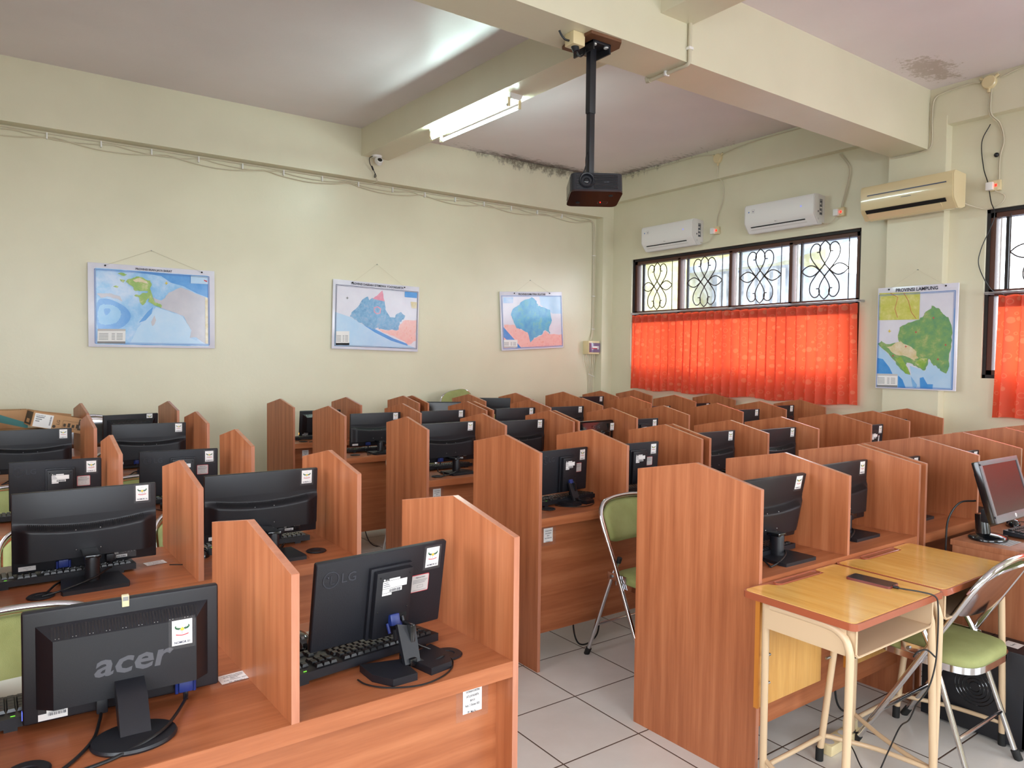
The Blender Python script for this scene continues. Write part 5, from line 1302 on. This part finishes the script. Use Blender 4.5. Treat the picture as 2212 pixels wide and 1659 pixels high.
school_desk(2.70, 1.158, 'yellow-topped school desk with empty top, beside the one holding the phone')
r = thing('phone', 'dark red phone lying on the yellow school desk, plugged in', 'phone', T(2.575, 1.352, .7362) @ RZ(4))
b = MB(); b.prism(rrect(-.037, -.078, .037, .078, .009), 0, .0085, plain('phone_red', (110, 48, 42), .3)); obj('case', b, r)
b = MB(); b.prism(rrect(-.034, -.075, .034, .075, .007), .0085, .0092, screenm); obj('screen', b, r)
m = MB(); m.tube(spline([(2.570, 1.274, .741), (2.572, 1.24, .742), (2.59, 1.19, .742), (2.605, 1.150, .735), (2.612, 1.142, .70), (2.612, 1.14, .60), (2.60, 1.14, .50), (2.575, 1.15, .42), (2.565, 1.18, .36), (2.60, 1.22, .28), (2.64, 1.27, .22), (2.62, 1.30, .12), (2.60, 1.33, .03), (2.64, 1.40, .006), (2.68, 1.46, .04), (2.70, 1.50, .06)], 7), .0026, cable_b, 7)
m.tube(spline([(2.60, 1.14, .53), (2.56, 1.15, .56), (2.52, 1.16, .56), (2.49, 1.16, .55)], 6), .003, cable_b, 6); m.cyl((2.571, 1.276, .741), (2.571, 1.255, .742), .005, cable_b, 8)
tag(obj('phone_cable', m), 'black charging cable hanging from the phone over the school desk edge', 'cable')
r = thing('power_strip', 'ivory power strip on the floor under the school desks', 'power strip', T(2.755, 1.55, 0) @ RZ(2))
b = MB(); b.box((-.13, -.03, 0), (.11, .03, .042), ivory, bev=.006); obj('casing', b, r)
b = MB()
for x in (-.1, -.045, .01): b.lathe([(.001, .0425), (.021, .0425), (.021, .043), (.001, .0432)], greyp, 20, T(x, 0, 0))
obj('socket_hole', b, r)
b = MB(); b.box((.04, -.02, .042), (.09, .02, .085), ivory, bev=.006); obj('charger', b, r)

# ------------------------------------------------------------------ teacher table and its things
r = thing('teacher_table', 'brown wooden teacher table holding a grey-framed monitor, cut off at the picture edge', 'table', T(3.445, .80, 0))
b = MB(); b.box((0, 0, .725), (1.5, .665, .75), wood_t, bev=.002); obj('tabletop', b, r)
for x in (0, 1.475): b = MB(); b.box((x, .01, 0), (x + .025, .655, .725), wood_t); obj('side_panel', b, r, None, 0)
b = MB(); b.box((.025, .6, .2), (1.475, .618, .725), wood_t); obj('modesty_panel', b, r, None, 0)
b = MB(); b.rect(.07, .46, .2, .52, .7508, greyp); [b.rect(.075, .465 + k * .012, .19, .471 + k * .012, .7512, grey) for k in range(4)]; obj('paper_label', b, r, None, 0)
r = thing('monitor', 'grey-framed monitor with blank screen standing on the teacher table', 'monitor', T(3.575, 1.31, .75) @ RZ(0))
H = T(0, .03, .362) @ RX(-17); w, h = .382, .262
b = MB(); b.box((-w / 2, .0, -h), (w / 2, .03, 0), blackg, bev=.005); b.box((-w / 2 + .05, .02, -h + .03), (w / 2 - .05, .055, -.04), blackg, bev=.012); obj('back_shell', b, r, H)
b = MB(); b.box((-w / 2, -.006, -h), (w / 2, .002, -h + .032), silver, bev=.002); b.box((-w / 2, -.006, -.02), (w / 2, .002, 0), silver, bev=.002)
for s in (-1, 1): b.box((s * w / 2, -.006, -h + .02), (s * (w / 2 - .016), .002, -.01), silver, bev=.002)
b.lathe([(.001, 0), (.008, 0), (.008, .001), (.001, .001)], offw, 18, T(0, -.0065, -h + .016) @ BACK); b.text('hp', .011, ink, T(0, -.0077, -h + .012) @ BACK, 'C'); obj('bezel', b, r, H)
b = MB(); b.box((-w / 2 + .016, -.0025, -h + .032), (w / 2 - .016, -.001, -.02), screenm); obj('screen', b, r, H)
b = MB(); b.lathe([(.001, 0), (.086, 0), (.088, .008), (.08, .016), (.045, .026), (.001, .03)], blackg, 40, T(.01, .06, 0) @ S3(1, .85, 1)); obj('stand_base', b, r, None, 60)
b = MB(); b.cyl((0, .075, .02), (0, .085, .11), .03, blackg, 20, .026); b.box((-.05, .02, .08), (.05, .07, .14), black, bev=.008); obj('stand_neck', b, r)
b = MB(); b.tube(spline([(-.1, .07, .18), (-.16, .11, .17), (-.2, .135, .1), (-.205, .14, .0), (-.2, .14, -.1)]), .004, cable_b, 8); obj('cable', b, r)
r2 = thing('monitor', 'black monitor at the far end of the teacher table, barely showing at the picture edge', 'monitor', T(4.42, 1.30, .75))
b = MB(); b.box((-.2, 0, -.26), (.2, .03, 0), black, bev=.004); obj('back_shell', b, r2, T(0, 0, .37) @ RX(-8))
b = MB(); b.box((-.187, -.002, -.245), (.187, 0, -.014), screenm); obj('screen', b, r2, T(0, 0, .37) @ RX(-8))
b = MB(); b.box((-.1, .0, 0), (.1, .15, .012), black, bev=.004); obj('stand_base', b, r2)
b = MB(); b.box((-.02, .04, .01), (.02, .08, .2), black, bev=.004); obj('stand_column', b, r2)
dup(KB, T(3.91, 1.262, .758) @ RZ(176), 'black keyboard on the teacher table in front of the grey-framed monitor')
dup(MS, T(3.97, 1.41, .75) @ RZ(-60), 'black mouse on the teacher table beside the grey-framed monitor')
m = MB(); m.rect(0, 0, .12, .1, 0, tape); m.tube([(.02, .02, .001), (.05, .08, .004), (.07, .03, .006), (.1, .09, .001)], .0015, tape, 5); o = obj('plastic_wrapper', m, None, T(3.70, 1.22, .7515)); tag(o, 'crumpled clear plastic wrapper on the teacher table by the monitor foot', 'wrapper')
r = thing('computer_tower', 'black computer tower on the floor beside the teacher table', 'computer tower', T(3.275, 1.08, 0))
b = MB(); b.box((0, 0, .012), (.162, .41, .388), black, bev=.004); obj('case', b, r)
b = MB(); Q = T(-.0008, .2, .2) @ SIDE
for k in range(5): b.tube([(-.0008, .2 + (.02 + .014 * k) * math.cos(R(a * 12)), .2 + (.02 + .014 * k) * math.sin(R(a * 12))) for a in range(30)], .0018, blackg, 4, closed=True)
obj('fan_grille', b, r)
b = MB(); b.box((.0, -.004, .012), (.162, .03, .388), blackg, bev=.003); b.box((.02, -.006, .3), (.142, -.003, .34), black); obj('front_panel', b, r)
b = MB(); b.rect(.05, .07, .12, .13, .3888, white); b.text('Kenny', .014, ink, T(.085, .095, .3893), 'C'); obj('sticker', b, r, None, 0)
b = MB(); b.rect(.001, .19, .161, .193, .3886, dark); obj('seam', b, r, None, 0)
b = MB()
for x in (.02, .14):
    for y in (.04, .37): b.cyl((x, y, 0), (x, y, .014), .012, rubber, 10)
obj('rubber_foot', b, r)
m = MB()
def bag(u, v):
    a = 2 * math.pi * u; k = math.sin(math.pi * min(1, .12 + .88 * v)) ** .5; rr = (.075 + .012 * math.sin(5 * a + 4 * v) + .008 * math.sin(9 * a)) * k
    return (rr * math.cos(a), rr * 1.2 * math.sin(a), .012 + .24 * v)
m.grid(bag, 40, 18, bubble); tag(obj('plastic_bag', m, None, T(3.38, .93, -.01), 60), 'clear plastic bag slumped on the floor beside the computer tower', 'bag')
# loose cords under the desks
for pts, lab in (([(2.53, 2.93, .30), (2.50, 2.90, .12), (2.52, 2.88, .025), (2.60, 2.88, .012), (2.68, 2.90, .06), (2.72, 2.95, .22)], 'black cord looping under the desk behind the aisle chair'),
 ([(2.28, 4.2, .3), (2.30, 4.15, .1), (2.40, 4.12, .012), (2.60, 4.14, .012), (2.52, 4.2, .012), (2.36, 4.22, .012), (2.45, 4.28, .2)], 'black cords coiled under the third-row aisle desk'),
 ([(2.42, 5.4, .3), (2.44, 5.36, .1), (2.5, 5.34, .012), (2.62, 5.35, .012), (2.7, 5.4, .2)], 'black cord looping under the fourth-row aisle desk'),
 ([(2.98, 1.72, .25), (2.95, 1.69, .08), (3.0, 1.68, .012), (3.08, 1.69, .012), (3.14, 1.72, .1), (3.16, 1.76, .25)], 'black cord looping below the first-row desk behind the school desks')):
    m = MB(); m.tube(spline(pts), .0045, cable_b, 8); tag(obj('loose_lead', m), lab, 'cord')

# ------------------------------------------------------------------ camera
cd = bpy.data.cameras.new('camera'); cam = bpy.data.objects.new('camera', cd); COL.objects.link(cam)
cd.sensor_fit = 'HORIZONTAL'; cd.sensor_width = 36; cd.lens = 1578.76 / 2212 * 36; cd.clip_start = .05; cd.clip_end = 100
def camera_axes():
    p, ro, t = -.03714, .01053, .62329
    f = Vector((0, math.cos(p), math.sin(p))); rt = Vector((1, 0, 0)); up = Vector((0, -math.sin(p), math.cos(p)))
    r2 = rt * math.cos(ro) + up * math.sin(ro); u2 = -rt * math.sin(ro) + up * math.cos(ro)
    Q = Matrix.Rotation(-t, 3, 'Z'); return Q @ r2, Q @ u2, Q @ f
rx, ux, fx = camera_axes()
cam.matrix_world = Matrix(((rx.x, ux.x, -fx.x, 0), (rx.y, ux.y, -fx.y, 0), (rx.z, ux.z, -fx.z, 1.5324), (0, 0, 0, 1)))
scene.camera = cam

# ------------------------------------------------------------------ light: overcast daylight through the windows, one lamp
wd = bpy.data.worlds.new('overcast_sky'); scene.world = wd; wd.use_nodes = True
bg = wd.node_tree.nodes['Background']; bg.inputs[0].default_value = (.86, .93, 1.0, 1); bg.inputs[1].default_value = 9.0
def portal(name, y0, y1, z0, z1, x, toward):
    l = bpy.data.lights.new(name, 'AREA'); l.shape = 'RECTANGLE'; l.size = z1 - z0; l.size_y = y1 - y0; l.cycles.is_portal = True
    o = bpy.data.objects.new(name, l); COL.objects.link(o); o.location = (x, (y0 + y1) / 2, (z0 + z1) / 2); o.rotation_euler = (0, R(90 if toward < 0 else -90), 0)
for i, (a, b) in enumerate((W1, W2)): portal('window_daylight', a, b, ZS, ZH, XB + .17, -1)
for h in LW: portal('corridor_daylight', h[0], h[1], h[2], h[3], XL - .18, 1)
for h in FW:
    l = bpy.data.lights.new('front_daylight', 'AREA'); l.shape = 'RECTANGLE'; l.size = h[1] - h[0]; l.size_y = h[3] - h[2]; l.cycles.is_portal = True
    o = bpy.data.objects.new('front_daylight', l); COL.objects.link(o); o.location = ((h[0] + h[1]) / 2, YF - .18, (h[2] + h[3]) / 2); o.rotation_euler = (R(90), 0, 0)
scene.view_settings.view_transform = 'Standard'; scene.view_settings.look = 'None'; scene.view_settings.gamma = 1; scene.view_settings.use_curve_mapping = False
scene.view_settings.exposure = 0.15
cy = scene.cycles
cy.use_denoising = True; cy.max_bounces = 10; cy.diffuse_bounces = 5; cy.glossy_bounces = 4; cy.transparent_max_bounces = 12
cy.sample_clamp_indirect = 8; cy.caustics_reflective = False; cy.caustics_refractive = False
